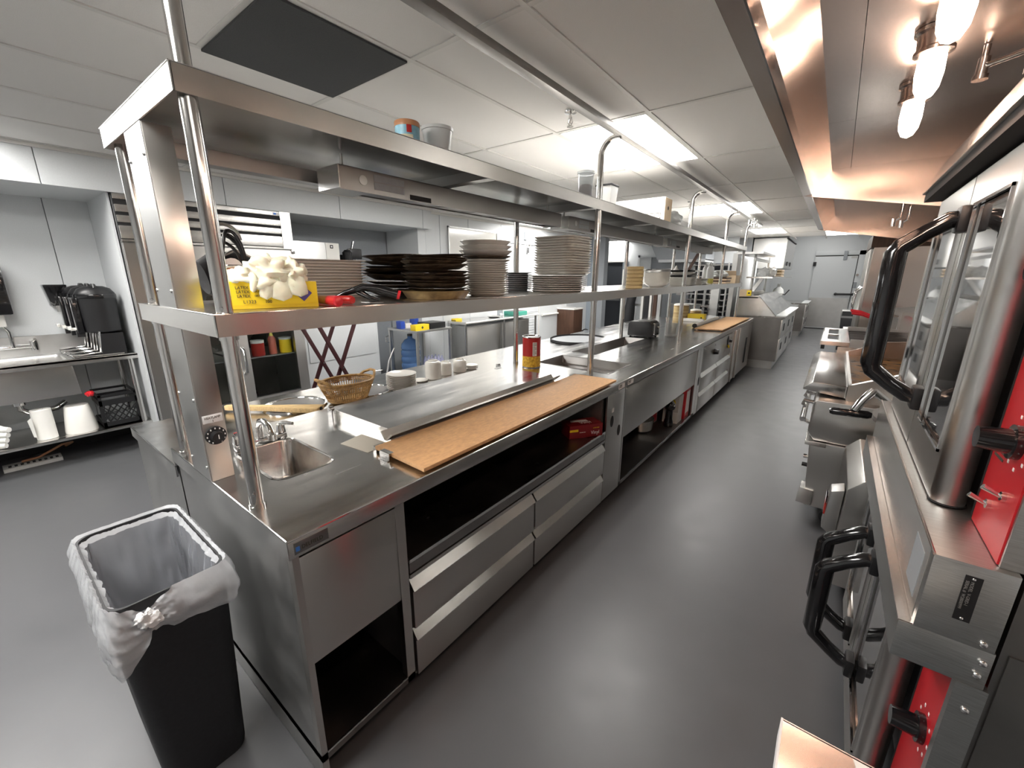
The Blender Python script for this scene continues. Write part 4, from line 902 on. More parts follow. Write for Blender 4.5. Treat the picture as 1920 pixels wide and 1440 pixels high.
for (x, y, r, h_, lab) in ((-2.10, 7.0, .115, .27, 'tall brown crock with a white lid at the far end of the ledge'), (-1.93, 7.35, .085, .17, 'shorter brown crock with a white lid beside the tall one')):
    zz = LZ if x < XR else TZ
    t = thing('lidded_crock', lab, 'crock', (x, y, TZ)); x = max(x, XR+.12) if x > -2.2 else x
    x = -1.94 if h_ > .2 else -1.80
    MB().lathe([(r*.95, .0005), (r, .01), (r, h_-.03), (1e-6, h_-.029)], (x, y, TZ), 28).build('crock', 'tan_stack', t); MB().lathe([(r*1.03, h_-.03), (r*1.03, h_-.012), (r*.6, h_), (1e-6, h_+.004)], (x, y, TZ), 28).build('lid', 'china_white', t)
# ---- inside the cabinets
t = thing('vinyl_glove_carton', 'dark red carton of vinyl gloves on the open shelf above the drawers', 'carton', (-1.15, 2.25, .609))
def VB(a, b, z): return (-1.180+a*.55+b*-.83, 2.13+a*.83+b*.55, .609+z)
MB().hexa([VB(0,0,0), VB(.235,0,0), VB(.235,.12,0), VB(0,.12,0)], [VB(0,0,.085), VB(.235,0,.085), VB(.235,.12,.085), VB(0,.12,.085)]).build('carton', 'red_dark', t, bevel=.002)
for (s_, sz, a, z, m_) in (('Vinyl', .034, .150, .018, 'ink_white'), ('LATEX FREE', .009, .165, .056, 'yellow'), ('POWDER FREE', .007, .07, .035, 'ink_white')): text('lettering', s_, sz, VB(a, -.0012, z), (.55, .83, 0), (0,0,1), m_, t, xs=.9)
MB().hexa([VB(.0,-.001,.045), VB(.06,-.001,.045), VB(.06,0,.045), VB(.0,0,.045)], [VB(.0,-.001,.06), VB(.06,-.001,.06), VB(.06,0,.06), VB(.0,0,.06)]).build('yellow_band', 'yellow', t, smooth=0)
text('lettering', 'Vinyl', .045, VB(.09, .028, .0856), (.55, .83, 0), (-.83, .55, 0), 'ink_white', t, xs=.9)
MB().hexa([VB(.04,.07,.0852), VB(.16,.055,.0852), VB(.16,.09,.0852), VB(.05,.10,.0852)], [VB(.04,.07,.0858), VB(.16,.055,.0858), VB(.16,.09,.0858), VB(.05,.10,.0858)]).build('glove_picture', 'ink_white', t, smooth=0)
ZS = .1185
t = thing('steel_pan', 'small rounded steel pan on the lower bay floor before the boxes', 'pan', (-1.30, 3.75, ZS))
MB().lathe([(.07, 0), (.10, .02), (.11, .12), (.107, .12), (.095, .022), (1e-6, .006)], (-1.33, 3.86, ZS), 28, 1, 1.3).build('pan', 'steel', t)
t = thing('red_striped_carton', 'white carton with a red round print behind the steel pan', 'carton', (-1.42, 4.12, ZS)); B(-1.60, -1.30, 4.06, 4.22, ZS, ZS+.20).build('carton', 'box_white', t, bevel=.002); MB().cyl((-1.35, 4.06, ZS+.07), (-1.35, 4.058, ZS+.07), .06, seg=20).build('print', 'red_plastic', t); B(-1.3, -1.2985, 4.08, 4.2, ZS+.01, ZS+.10).build('print_band', 'red_plastic', t, smooth=0)
t = thing('pepper_grinder', 'tall black bottle shaped grinder standing in the lower bay', 'grinder', (-1.17, 4.12, ZS))
MB().lathe([(.045, 0), (.050, .01), (.044, .05), (.036, .08), (.034, .17), (.052, .19), (.056, .215), (.045, .25), (.03, .265), (.026, .30), (1e-6, .305)], (-1.155, 4.13, ZS), 24).build('body', 'black_gloss', t); MB().cyl((-1.118, 4.10, ZS+.225), (-1.10, 4.09, ZS+.232), .008).build('tap', 'chrome', t)
t = thing('foil_carton', 'white carton with a yellow disc beside the black grinder', 'carton', (-1.15, 4.33, ZS)); B(-1.25, -1.10, 4.24, 4.40, ZS, ZS+.29).build('carton', 'box_white', t, bevel=.002); MB().cyl((-1.175, 4.24, ZS+.22), (-1.175, 4.2385, ZS+.22), .045, seg=20).build('print', 'yellow', t); B(-1.25, -1.10, 4.2385, 4.24, ZS+.0, ZS+.12).build('print_band', 'paper', t, smooth=0)
t = thing('red_carton', 'tall bright red and white carton at the right of the lower bay', 'carton', (-1.15, 4.52, ZS)); B(-1.30, -1.085, 4.44, 4.60, ZS, ZS+.33).build('carton', 'red_plastic', t, bevel=.002); B(-1.24, -1.15, 4.4385, 4.44, ZS+.03, ZS+.26).build('print', 'ink_white', t, smooth=0); B(-1.085, -1.0835, 4.46, 4.58, ZS+.06, ZS+.30).build('print_band', 'ink_white', t, smooth=0)
t = thing('bay_hinge_bar', 'short chrome pull bar low at the left of the lower bay', 'bar', (-1.09, 2.82, .2)); MB().box(-1.14, -1.075, 2.722, 2.734, ZS, ZS+.09).build('bracket', 'steel_dull', t, smooth=0); MB().cyl((-1.11, 2.735, ZS+.075), (-1.11, 2.80, ZS+.075), .009).build('pull', 'chrome', t)
# ================================================================ EXHAUST HOOD
t = thing('exhaust_hood', 'long stainless exhaust hood over the cooking line at upper right', 'exhaust hood', (.3, 2, 2.05))
def hood(y0, y1):
    pr = [(-.238, 2.046), (-.200, 2.046), (-.200, 2.062), (-.184, 2.066), (-.126, 2.170), (.55, 2.170), (1.12, 1.90), (1.12, 1.93), (.56, 2.19), (-.14, 2.19), (-.20, 2.085), (-.22, 2.085), (-.22, 2.50), (-.238, 2.50)]
    s = t
    B(-.238, -.200, y0, y1, 2.046, 2.052).build('lip', 'steel_warm_lit', t, smooth=0)
    B(-.238, -.232, y0, y1, 2.052, 2.504).build('front_face', 'steel', t, smooth=0)
    MB().hexa([(-.200, y0, 2.046), (-.196, y0, 2.046), (-.196, y1, 2.046), (-.200, y1, 2.046)], [(-.190, y0, 2.072), (-.186, y0, 2.072), (-.186, y1, 2.072), (-.190, y1, 2.072)]).build('gutter', 'chrome', t, smooth=0)
    MB().prism([(-.188, 2.068), (-.126, 2.170), (-.126, 2.174), (-.192, 2.070)], 'y', y0, y1).build('front_slope', 'steel_warm_lit', t, smooth=0)
    ys = [y0]+[y for y in (-.9, .75, 2.16, 4.2) if y0 < y < y1]+[y1]
    for a, b in zip(ys, ys[1:]):
        B(-.126, -.045, a+.001, b-.001, 2.170, 2.174).build('roof_panel', 'steel_warm_lit', t, smooth=0)
        B(-.0435, .62, a+.001, b-.001, 2.1705, 2.1745).build('roof_panel', 'steel_warm_lit', t, smooth=0)
    MB().prism([(.62, 2.170), (1.13, 1.86), (1.13, 1.864), (.62, 2.174)], 'y', y0, y1).build('filter_bank', 'steel_warm_lit', t, smooth=0)
hood(-1.6, 3.04); hood(3.052, 5.23)
for y in (3.040, 5.232):
    MB().prism([(-.236, 2.046), (1.13, 1.80), (1.13, 2.50), (-.236, 2.50)], 'y', y, y+.010).build('end_panel', 'steel_warm_lit', t, ud=(0,0,1), smooth=0)
B(-.238, 1.13, -1.61, -1.6, 2.0, 2.5).build('end_panel', 'steel_warm_lit', t, ud=(1,0,0), smooth=0)
B(-.24, 1.13, -1.6, 5.24, 2.5, 2.505).build('top_panel', 'steel_dull', t, smooth=0)
for (x, y, lab) in ((.093, .18, 'added unseen hood lamp at the rear, behind the viewer'), (.093, .52, 'added unseen hood lamp behind the viewer'), (.093, .86, 'added hood lamp out of frame above the oven'), (.093, 1.21, 'glowing hood lamp, the nearest and largest of three in a row'), (.094, 1.53, 'glowing hood lamp, the middle one of three in a row'), (.096, 1.89, 'glowing hood lamp, the farthest and lowest of three in a row'), (.10, 3.28, 'hood lamp hidden in the second hood, nearer'), (.10, 3.6, 'hood lamp hidden in the second hood, farther')):  # the first three are out of view, added to light the scene
    l = thing('hood_lamp', lab, 'lamp', (x, y, 2.17), 'hood lamps'); dz = .035 if y > 3 else 0
    MB().lathe([(.043, 0), (.043, -.008), (.036, -.012), (.034, -.040), (.038, -.044), (.038, -.052), (.030, -.056), (1e-6, -.056)], (x, y, 2.1695+0), 22).build('socket', 'tin_copper' if False else 'steel_warm_lit', l)
    MB().lathe([(.021, -.050), (.0255, -.060), (.0265, -.095), (.023, -.125), (.014, -.143), (1e-6, -.150)] if y < 3 else [(.021, -.05), (.026, -.055), (.024, -.075), (1e-6, -.088)], (x, y, 2.1695), 22).build('globe', 'bulb', l)
t = thing('suppression_pipe', 'thin chrome fire suppression pipe with a nozzle under the near hood roof', 'pipe', (.3, 1.7, 2.1))
MB().tube([(.205, 1.70, 2.168), (.205, 1.70, 2.13), (.215, 1.69, 2.12), (.42, 1.52, 2.12), (.55, 1.40, 2.12)], .007, 10).build('pipe', 'chrome', t); MB().cyl((.205, 1.70, 2.14), (.205, 1.70, 2.095), .012).cyl((.205, 1.70, 2.10), (.205, 1.70, 2.09), .016).build('nozzle', 'chrome', t)
for (x, y) in ((.26, 3.9), (.31, 4.05)):
    p = thing('suppression_nozzle', 'chrome suppression nozzle hanging in the second hood, '+('left' if x < .3 else 'right')+' of two', 'nozzle', (x, y, 2.1), 'nozzles in the second hood')
    MB().cyl((x, y, 2.17), (x, y, 1.98), .009).cyl((x, y, 1.99), (x-.03, y, 1.965), .008).cyl((x-.03, y, 1.98), (x-.03, y, 1.93), .012).build('nozzle', 'chrome', p)
# ================================================================ DOUBLE CONVECTION OVEN
t = thing('convection_oven', 'tall double deck steel convection oven with red control panels, nearest at right', 'oven', (.6, 1.6, 0))
OY0, OY1 = .982, 2.20
B(.335, 1.10, 1.005, OY1, .30, 1.86).build('body', 'steel_dark', t, smooth=0)
B(.2985, 1.10, .998, 1.005, 1.1145, 1.86).build('side_panel', 'steel_grain', t, smooth=0); B(.345, 1.10, 1.0, 1.005, .30, .95).build('side_panel', 'steel_dark', t, smooth=0)
f = MB().prism([(.19, 1.888), (1.1, 1.888), (1.1, 2.0), (.23, 1.99)], 'y', .99, OY1); f.build('top_canopy', 'steel', t, bevel=.003)
B(.20, .33, .992, OY1-.005, 1.862, 1.888).build('canopy_gap', 'rubber', t, smooth=0)
B(.19, .192, 1.06, 1.16, 1.93, 1.97).build('badge', 'rubber', t, smooth=0)
def deck(z0, z1, first):
    # red control panel with knob and switches
    B(.296, .336, 1.006, 1.184, z0, z1).build('control_panel', 'red_panel', t, smooth=0)
    B(.300, .336, 1.184, 1.212, z0, z1).build('gap_strip', 'rubber', t, smooth=0)
    kz = (z0+.204, z0+.50) if first else (z0+.19, z0+.452)
    for z in kz:
        k = MB().cyl((.296, 1.075, z), (.285, 1.075, z), .031, seg=24); k.cyl((.285, 1.075, z), (.243, 1.075, z), .023, .020, seg=20); k.build('oven_knob', 'black_gloss', t)
    for dy, z in ((.03, z0+.105), (.085, z0+.065)):
        m = MB().cyl((.296, 1.03+dy, z), (.290, 1.03+dy, z), .009).cyl((.29, 1.03+dy, z), (.266, 1.03+dy, z+.012), .0035, .005); m.build('toggle_switch', 'chrome', t)
    m = MB()
    for a in range(9):
        for z in kz:
            an = 2*PI*a/9+.3; m.box(.2952, .296, 1.075+.048*math.cos(an)-.003, 1.075+.048*math.cos(an)+.003, z+.048*math.sin(an)-.003, z+.048*math.sin(an)+.003)
    tag(m.build('dial_marks', 'ink_white', t, smooth=0), kind='stuff')
    m = MB(); [m.box(.2952, .296, 1.12, 1.17, z0+.15+.012*k, z0+.155+.012*k) for k in range(3)]; tag(m.build('panel_print', 'ink', t, smooth=0), kind='stuff')
    # near door with its rounded edge, window and handle; far door
    for (a, b, w0, w1, near) in ((1.214, 1.632, 1.262, 1.565, 1), (1.640, 2.12, 1.70, 2.05, 0)):
        d = MB(); zt, zb = z1-.012, z0+.004
        wz0, wz1 = z0+.105, z1-.085
        fr = MB().box(.238, .296, a+.03*near, w0, zb, zt).box(.238, .296, w1, b, zb, zt).box(.238, .296, w0, w1, zb, wz0).box(.238, .296, w0, w1, wz1, zt)
        dd = fr.build('door', 'steel_v', t, ud=(0,0,1), smooth=0)
        B(.243, .248, w0-.005, w1+.005, wz0-.005, wz1+.005).build('window_glass', 'oven_glass', dd, smooth=0)
        m = MB(); g = .007
        m.box(.234, .240, w0, w0+g, wz0, wz1).box(.234, .240, w1-g, w1, wz0, wz1).box(.234, .240, w0, w1, wz0, wz0+g).box(.234, .240, w0, w1, wz1-g, wz1); m.build('window_trim', 'chrome', dd, smooth=0)
        if near:
            pts = [(.2675, a+.03, zb), (.2675, a+.03, zt)]
            MB().cyl((.267, a+.029, zb), (.267, a+.029, zt), .0292, seg=28).build('rounded_edge', 'steel_v', dd, ud=(0,0,1))
            MB().cyl((.267, a+.029, zb-.003), (.267, a+.029, zb), .031, seg=28).build('edge_ring', 'rubber', dd)
    for y, lo, hi in ((1.60, z0+.165, z0+.625),) if first else ((1.56, z0+.155, z0+.535), (1.74, z0+.155, z0+.535)):
        m = MB()
        path = [(.236, y, hi), (.205, y, hi+.0), (.175, y, hi-.028), (.125, y, hi-.062)]
        m.tube([(.240, y, hi+.005), (.205, y, hi+.003), (.165, y, hi-.025), (.120, y, hi-.060), (.113, y, hi-.075), (.113, y, lo+.075), (.120, y, lo+.055), (.165, y, lo+.018), (.205, y, lo-.008), (.240, y, lo-.012)], [.022, .022, .021, .023, .026, .026, .023, .021, .022, .022], 16)
        h = m.build('door_handle', 'black_gloss', t)
        for za, zb_ in ((hi-.03, hi+.035), (lo-.045, lo+.02)): B(.215, .240, y-.03, y+.03, za, zb_).build('handle_mount', 'black', h, bevel=.008)
deck(1.116, 1.862, True); deck(.205, .868, False)
MB().box(.216, .322, OY0, OY1, .955, 1.114).build('centre_bar', 'steel_grain', t, bevel=.0015)
B(.2145, .2158, OY0+.02, OY1, .96, 1.11).build('bar_face', 'steel', t, smooth=0)
MB().tube([(.216, OY0, 1.1145), (.216, OY1, 1.1145)], .0025, 8).build('bar_edge', 'tin_copper' if False else 'steel_warm_lit', t)
B(.196, .325, OY0+.002, OY1, .874, .955).build('lower_bar', 'steel_grain', t, bevel=.002)
B(.1955, .216, OY0+.003, OY1, .953, .957).build('lower_bar_top', 'steel_warm_lit', t, smooth=0)
B(.290, .332, OY0+.001, OY0+.02, .38, .874).build('corner_bracket', 'steel_grain', t, smooth=0)
for x, z in ((.306, .968), (.313, .93), (.311, .902), (.312, .82), (.316, .62)): MB().ell((x, OY0-.0005, z), .0065, .004, .0065, 12, 6).build('rivet', 'chrome', t)
pl = MB().hexa([(.258, OY0-.0012, .999), (.272, OY0-.0012, .999), (.272, OY0, .999), (.258, OY0, .999)], [(.2655, OY0-.0012, 1.092), (.2855, OY0-.0012, 1.092), (.2855, OY0, 1.092), (.2655, OY0, 1.092)]); pl = MB().box(.260, .282, OY0-.0012, OY0, 1.0, 1.092); pl.build('serial_plate', 'black', t, smooth=0)
text('lettering', 'MODEL  V-GRID-1\nSERIAL #  W28000999', .0062, (.2685, OY0-.0016, 1.082), (0,0,-1), (1,0,0), 'steel_dull', t)
for z in (1.005, 1.087): MB().ell((.271, OY0-.0012, z), .003, .002, .003, 10, 6).build('rivet', 'chrome', t)
B(.2138, .2146, 1.03, 1.12, .985, 1.085).build('warning_sticker', 'blue_tag' if False else 'wall_grey', t, smooth=0)
for y in (1.08, 2.1):
    for x in (.42, 1.0): MB().cyl((x, y, 0), (x, y, .30), .03, seg=14).build('leg', 'steel_dark', t)
# stainless table corner in the foreground
t = thing('work_table', 'bright corner of a scratched steel work table at the bottom right edge', 'table', (.35, .3, 0))
B(.040, .62, -.35, .678, .892, .900).build('table_top', 'steel_warm_lit', t, smooth=0); B(.038, .041, -.35, .680, .860, .901).build('edge', 'sticker_white', t, smooth=0); B(.040, .62, .676, .680, .86, .900).build('edge', 'steel', t, smooth=0)
for y in (-.3, .60): MB().cyl((.58, y, 0), (.58, y, .892), .02).build('leg', 'tube', t)
for y in (-.3, .60): MB().cyl((.1, y, 0), (.1, y, .892), .02).build('leg', 'tube', t) if y < 0 else None
m = MB(); n = 12; vs = [(.128, .672, .9015), (.30, .672, .9015), (.30, .45, .9015), (.118, .45, .9015)]
ed = [(.13+.012*noise.noise(Vector((k*.7, 0, 0))), .674-.22*k/n, .9012) for k in range(n+1)]
m.add(ed+[(.32, .45, .903), (.32, .672, .903)], [tuple(range(n+3))]); q = m.build('torn_paper', 'paper', smooth=0, solid=.0008, loc=(.22, .56, .9015)); tag(q, 'torn grey white paper lying on the steel work table corner', 'paper')
# ================================================================ COOKING LINE BEYOND THE OVEN
t = thing('tilting_kettle', 'steel tilting kettle cabinet with a black lever beside the oven', 'kettle', (.5, 2.6, 0))
MB().prism([(.175, .13), (.9, .13), (.9, .70), (.24, .70), (.185, .64)], 'y', 2.33, 2.98).build('cabinet', 'steel_v', t, ud=(0,0,1), bevel=.006)
MB().prism([(.12, .40), (.18, .36), (.18, .62), (.13, .60)], 'y', 2.36, 2.46).build('drain_box', 'steel_dull', t, bevel=.006)
B(.118, .124, 2.37, 2.44, .47, .57).build('warning_label', 'sticker_red', t, smooth=0); B(.1175, .1245, 2.37, 2.44, .53, .57).build('warning_label', 'sticker_white', t, smooth=0)
MB().lathe([(1e-6, .0), (.10, .012), (.19, .06), (.25, .14), (.27, .22), (.285, .222), (.285, .245), (.26, .245), (.24, .15), (.1, .03), (1e-6, .02)], (.52, 2.64, .70), 32).build('bowl', 'steel', t)
MB().cyl((.52, 2.31, .88), (.52, 2.99, .88), .035, seg=16).build('trunnion', 'chrome', t)
MB().tube([(.205, 2.42, 1.105), (.175, 2.41, 1.06), (.150, 2.40, 1.005)], .018, 12).build('lever_stem', 'chrome', t)
MB().tube([(.062, 2.40, .985), (.075, 2.40, .987), (.20, 2.40, .992), (.215, 2.40, .992)], [.011, .0175, .0185, .012], 14).build('lever_grip', 'black_gloss', t)
MB().tube([(.205, 2.42, 1.10), (.30, 2.46, 1.02), (.38, 2.52, .90)], .016, 12).build('tilt_arm', 'chrome', t)
for x in (.3, .8):
    for y in (2.4, 2.9): MB().cyl((x, y, 0), (x, y, .13), .022).build('leg', 'steel_dark', t)
t = thing('griddle_range', 'steel griddle on an oven base with a chrome bar handle and casters', 'griddle', (.4, 3.9, 0))
GY0, GY1 = 3.12, 4.72
MB().prism([(-.075, .885), (.150, .860), (.150, .935), (-.030, .940), (-.075, .905)], 'y', GY0+.13, GY1-.02).build('front_ledge', 'steel_top', t, bevel=.003)
B(.150, .166, GY0+.12, GY1, .86, .955).build('trough_lip', 'steel', t, smooth=0)
B(.166, .72, GY0+.14, GY1, .90, .925).build('griddle_plate', 'griddle', t, smooth=0)
MB().prism([(.150, .845), (.80, .845), (.80, 1.10), (.40, 1.06), (.166, .955), (.150, .955)], 'y', GY0+.10, GY0+.14).build('side_splash', 'steel', t, smooth=0)
MB().prism([(.150, .845), (.80, .845), (.80, 1.10), (.40, 1.06), (.166, .955), (.150, .955)], 'y', GY1, GY1+.03).build('side_splash', 'steel_warm_lit', t, smooth=0)
B(.72, .80, GY0+.14, GY1, .90, 1.12).build('back_splash', 'steel_warm_lit', t, smooth=0)
MB().prism([(-.008, .640), (.03, .585), (.80, .585), (.80, .850), (.012, .850), (.0, .835)], 'y', GY0+.02, GY1).build('control_front', 'steel_v', t, ud=(0,0,1), bevel=.008)
for k in range(6):
    y = GY0+.16+.25*k
    MB().tube([(.0, y, .80), (-.055, y, .805), (-.060, y, .78), (-.040, y, .76)], [.013, .015, .012, .010], 10).build('gas_valve', 'chrome', t)
MB().prism([(.045, .14), (.82, .14), (.82, .580), (.016, .580), (.016, .53)], 'y', GY0, GY1).build('oven_base', 'steel_v', t, ud=(0,0,1), bevel=.006)
B(-.010, .10, GY0-.004, GY1-.1, .555, .582).build('door_top', 'tin_copper' if False else 'steel', t, bevel=.004)
MB().tube([(-.048, GY0+.12, .685), (-.048, GY1-.2, .685)], .017, 16).build('oven_handle', 'chrome', t)
for y in (GY0+.14, GY1-.22): MB().tube([(-.048, y, .685), (.0, y+.02, .655), (.03, y+.03, .64)], [.012, .012, .016], 10).build('handle_bracket', 'chrome', t)
for z in (.42, .36): MB().cyl((.030, GY0+.16, z), (-.004, GY0+.16, z), .014).build('small_knob', 'chrome' if z > .4 else 'black', t)
MB().prism([(.0, .155), (.085, .150), (.085, .255), (.012, .262)], 'y', GY0-.015, GY0+.11).build('kick_plate', 'steel', t, bevel=.003)
for y in (GY0+.1, GY1-.15):
    for x in (.17, .7):
        c = MB().cyl((x, y, .16), (x, y, .11), .03, seg=14).prism([(x-.028, .115), (x+.03, .115), (x+.045, .055), (x+.01, .04)], 'y', y-.028, y+.028).build('caster_fork', 'chrome', t)
        MB().cyl((x+.022, y-.018, .052), (x+.022, y+.018, .052), .052, seg=22).build('caster_wheel', 'rubber', c)
t = thing('charbroiler', 'steel charbroiler with a cut out front shelf and dark slatted grates', 'charbroiler', (.4, 5.6, 0))
CY0, CY1 = 5.0, 6.35
m = MB(); slab(m, -.048, .175, CY0, CY1, .985, 1.000, [(.0, .09, CY0+.18, CY0+.62), (.0, .09, CY0+.72, CY1-.15)]); m.build('front_shelf', 'steel_top', t, smooth=0)
B(-.05, -.044, CY0, CY1, .955, 1.0).build('shelf_edge', 'steel', t, smooth=0); B(-.05, .175, CY0-.004, CY0, .962, 1.0).build('shelf_edge', 'steel_warm_lit', t, smooth=0)
for x in (-.04, .08): B(x, x+.03, CY0+.02, CY0+.07, .92, .96).build('shelf_foot', 'rubber', t, smooth=0)
B(.09, .80, CY0, CY1, .60, .955).build('body', 'steel', t, smooth=0); B(.16, .80, CY0, CY1, .15, .60).build('stand', 'steel_dark', t, smooth=0)
B(.185, .62, CY0+.04, CY1-.04, .955, .962).build('firebox', 'dark_gap', t, smooth=0)
for k in range(16): MB().prism([(.185, .962), (.62, .985), (.62, 1.006), (.185, .985)], 'y', CY0+.07+k*.078, CY0+.10+k*.078).build('grate_bar', 'grille', t, smooth=0)
for ya in (CY0, CY1-.03): B(.175, .64, ya, ya+.03, .955, 1.03).build('side_rail', 'steel_dull', t, smooth=0)
MB().prism([(.60, .955), (.80, .955), (.80, 1.30), (.36, 1.24), (.60, 1.18)], 'y', CY1-.02, CY1+.02).build('flue_side', 'steel_grain', t, smooth=0); MB().box(.62, .80, CY0, CY1, .955, 1.22).build('flue_riser', 'steel_warm_lit', t, smooth=0)
for x in (.2, .7):
    for y in (CY0+.1, CY1-.1): MB().cyl((x, y, 0), (x, y, .15), .03, seg=12).build('leg', 'steel_dark', t)
t = thing('low_counter', 'low steel worktop section between the griddle and the charbroiler', 'counter', (.4, 4.87, 0))
MB().box(-.03, .80, 4.78, 4.97, .86, .895).build('top_sheet', 'steel_top', t, bevel=.004); B(.04, .80, 4.79, 4.965, .14, .86).build('body', 'steel_dark', t, smooth=0); B(.2, .7, 4.82, 4.93, 0, .14).build('plinth', 'rubber', t, smooth=0)
t = thing('deep_fryer', 'steel deep fryer with baskets beyond the charbroiler', 'fryer', (.5, 6.9, 0))
B(.15, .85, 6.45, 7.5, .12, .92).build('body', 'steel_dull', t, smooth=0); MB().box(.72, .85, 6.45, 7.5, .92, 1.15).build('back_riser', 'steel', t, smooth=0); B(.2, .8, 6.5, 7.45, 0, .12).build('plinth', 'rubber', t, smooth=0)
for y in (6.55, 6.95, 7.25):
    b = thing('fryer_basket', 'fryer basket with a long red handle, '+{6.55: 'nearest', 6.95: 'middle', 7.25: 'farthest'}[y]+' of three on the deep fryer', 'basket', (.5, y, 1.1), 'fryer baskets with red handles')
    m = MB(); m.box(.44, .70, y, y+.012, .925, 1.09).box(.44, .70, y+.17, y+.182, .925, 1.09).box(.44, .45, y, y+.18, .925, 1.09).box(.69, .70, y, y+.18, .925, 1.09); m.build('cage', 'steel_dull', b, smooth=0)
    MB().tube([(.45, y+.07, 1.09), (.30, y+.07, 1.15), (.19, y+.07, 1.165)], .012, 8).tube([(.45, y+.11, 1.09), (.30, y+.11, 1.15), (.19, y+.11, 1.165)], .012, 8).build('handle', 'red_plastic', b)
t = thing('reach_in_freezer', 'tall stainless reach in cabinet with curved chrome handles beyond the fryer', 'freezer', (.7, 8.9, 0))
B(.34, 1.1, 8.3, 9.7, .14, 2.02).build('body', 'steel_warm_lit', t, ud=(0,0,1), smooth=0)
for y in (8.31, 9.02):
    d = B(.30, .34, y, y+.67, .16, 2.0).build('door', 'steel_v', t, ud=(0,0,1), bevel=.006)
    MB().tube([(.30, y+.06, 1.05), (.245, y+.06, 1.12), (.235, y+.06, 1.25), (.245, y+.06, 1.38), (.30, y+.06, 1.45)], .014, 10).build('handle', 'chrome', d)
B(.30, 1.1, 8.3, 9.7, 2.02, 2.2).build('top_grille', 'brown_wood', t, smooth=0)
for x in (.4, 1.0):
    for y in (8.4, 9.6): MB().cyl((x, y, 0), (x, y, .14), .03).build('leg', 'steel_dark', t)
t = thing('black_bin', 'black rubbish bin with a pale liner before the cold room door', 'bin', (.36, 14.0, 0))
frust(.36, 14.0, .13, .17, 0, .62).build('bin', 'black_matte', t, bevel=.02); frust(.36, 14.0, .175, .18, .56, .78).build('liner', 'steel_dull', t, bevel=.03); B(.20, .52, 13.815, 13.822, .62, .74).build('opening', 'rubber', t, smooth=0)
# ================================================================ BLACK BIN WITH A TIED LINER IN THE FOREGROUND
t = thing('waste_bin', 'slim black waste bin with a knotted clear liner in the near left corner', 'bin', (-1.62, .195, 0))
bcx, bcy = -1.624, .195
def ring(w, l, z, r=.045, n=7): return [(bcx+x, bcy+y, z) for x, y in rrect(l, w, r, n)]
def rot90(p): return p
def skin(loops, close_bottom=False):
    k = len(loops[0]); vs = sum(loops, []); fs = [(j*k+i, j*k+(i+1)%k, (j+1)*k+(i+1)%k, (j+1)*k+i) for j in range(len(loops)-1) for i in range(k)]
    if close_bottom: fs.append(tuple(range(k)))
    return vs, fs
def rr2(hx, hy, z, r=.045, n=7): return [(bcx+x, bcy+y, z) for x, y in rrect(hx, hy, r, n)]
vs, fs = skin([rr2(.225, .105, .0), rr2(.228, .108, .02), rr2(.262, .136, .70), rr2(.262, .136, .744), rr2(.256, .130, .744), rr2(.222, .102, .03)], True)
k = 32; fs.append(tuple(5*32+i for i in range(32))[::-1])
MB().add(vs, fs).build('bin_body', 'black_matte', t, smooth=40)
# liner: resample the rim as a closed curve
def rimpt(s, hx, hy):      # s in 0..1 round the rounded rectangle, starting mid aisle side
    per = 4*(hx+hy); d = (s*per) % per
    seg = [((hx, 0), (hx, hy)), ((hx, hy), (-hx, hy)), ((-hx, hy), (-hx, -hy)), ((-hx, -hy), (hx, -hy)), ((hx, -hy), (hx, 0))]
    for a, b in seg:
        L_ = math.dist(a, b)
        if d <= L_:
            x, y = (a[0]+(b[0]-a[0])*d/L_, a[1]+(b[1]-a[1])*d/L_)
            r = .04; cx, cy = max(0, abs(x)-(hx-r)), max(0, abs(y)-(hy-r)); q = math.hypot(cx, cy)
            if cx > 0 and cy > 0: x = math.copysign(hx-r+cx/q*r, x); y = math.copysign(hy-r+cy/q*r, y)
            return (x, y)
        d -= L_
    return (hx, 0)
def drop(s):        # how far the fold hangs outside: shallow at the knot, deepest at the near corner
    pts = [(0, .13), (.03, .135), (.087, .14), (.14, .12), (.25, .09), (.414, .10), (.50, .11), (.587, .12), (.75, .17), (.86, .215), (.90, .225), (.92, .205), (.945, .145), (.962, .105), (.985, .115), (1, .13)]
    for (a, u), (b, v) in zip(pts, pts[1:]):
        if a <= s <= b: f = (s-a)/(b-a); return u+(v-u)*f
NS = 180
def lring(j):
    row = []
    for i in range(NS):
        s = i/NS; ds = abs(s-.962); kn = math.exp(-(ds/.026)**2)
        w = noise.noise(Vector((s*34, j*.28, 2.2))); w2 = noise.noise(Vector((s*110, j*.10, 7.7))); w3 = abs(noise.noise(Vector((s*18, j*.16+s*6, 4.4))))
        pl = noise.noise(Vector((s*26, 3.3, j*.04)))     # pleats running down from the rim
        if j >= 0:      # outside fold
            f = j/14; dz = drop(s)*f; fan = math.sin(f*30+ds*260)*math.exp(-ds/.06)*.006; o = .004+.018*math.sin(f*PI)*(1-kn)+.014*pl*f+.010*w*f+.004*w2+fan
            x, y = rimpt(s, .264+o, .138+o); z = .752-dz+.005*w2*f+.006*math.sin(s*60)*f
            if kn > .03: y += (-.062-y)*.6*kn*f; z -= .034*kn*(1-f); x += .006*kn*f
        else:           # inside, down the walls
            f = -j/22; q = .012*abs(w)+.020*w3*min(1, f*4)
            x, y = rimpt(s, .250-.036*f-q, .124-.030*f-q); z = .752-.68*f+.006*w2*(1-f)
            z -= .030*kn*(1-f)
        row.append((bcx+x, bcy+y, z))
    return row
vs, fs = skin([lring(j) for j in range(-1, 15)]); MB().add(vs, fs).build('liner_fold', 'liner', t, smooth=80)
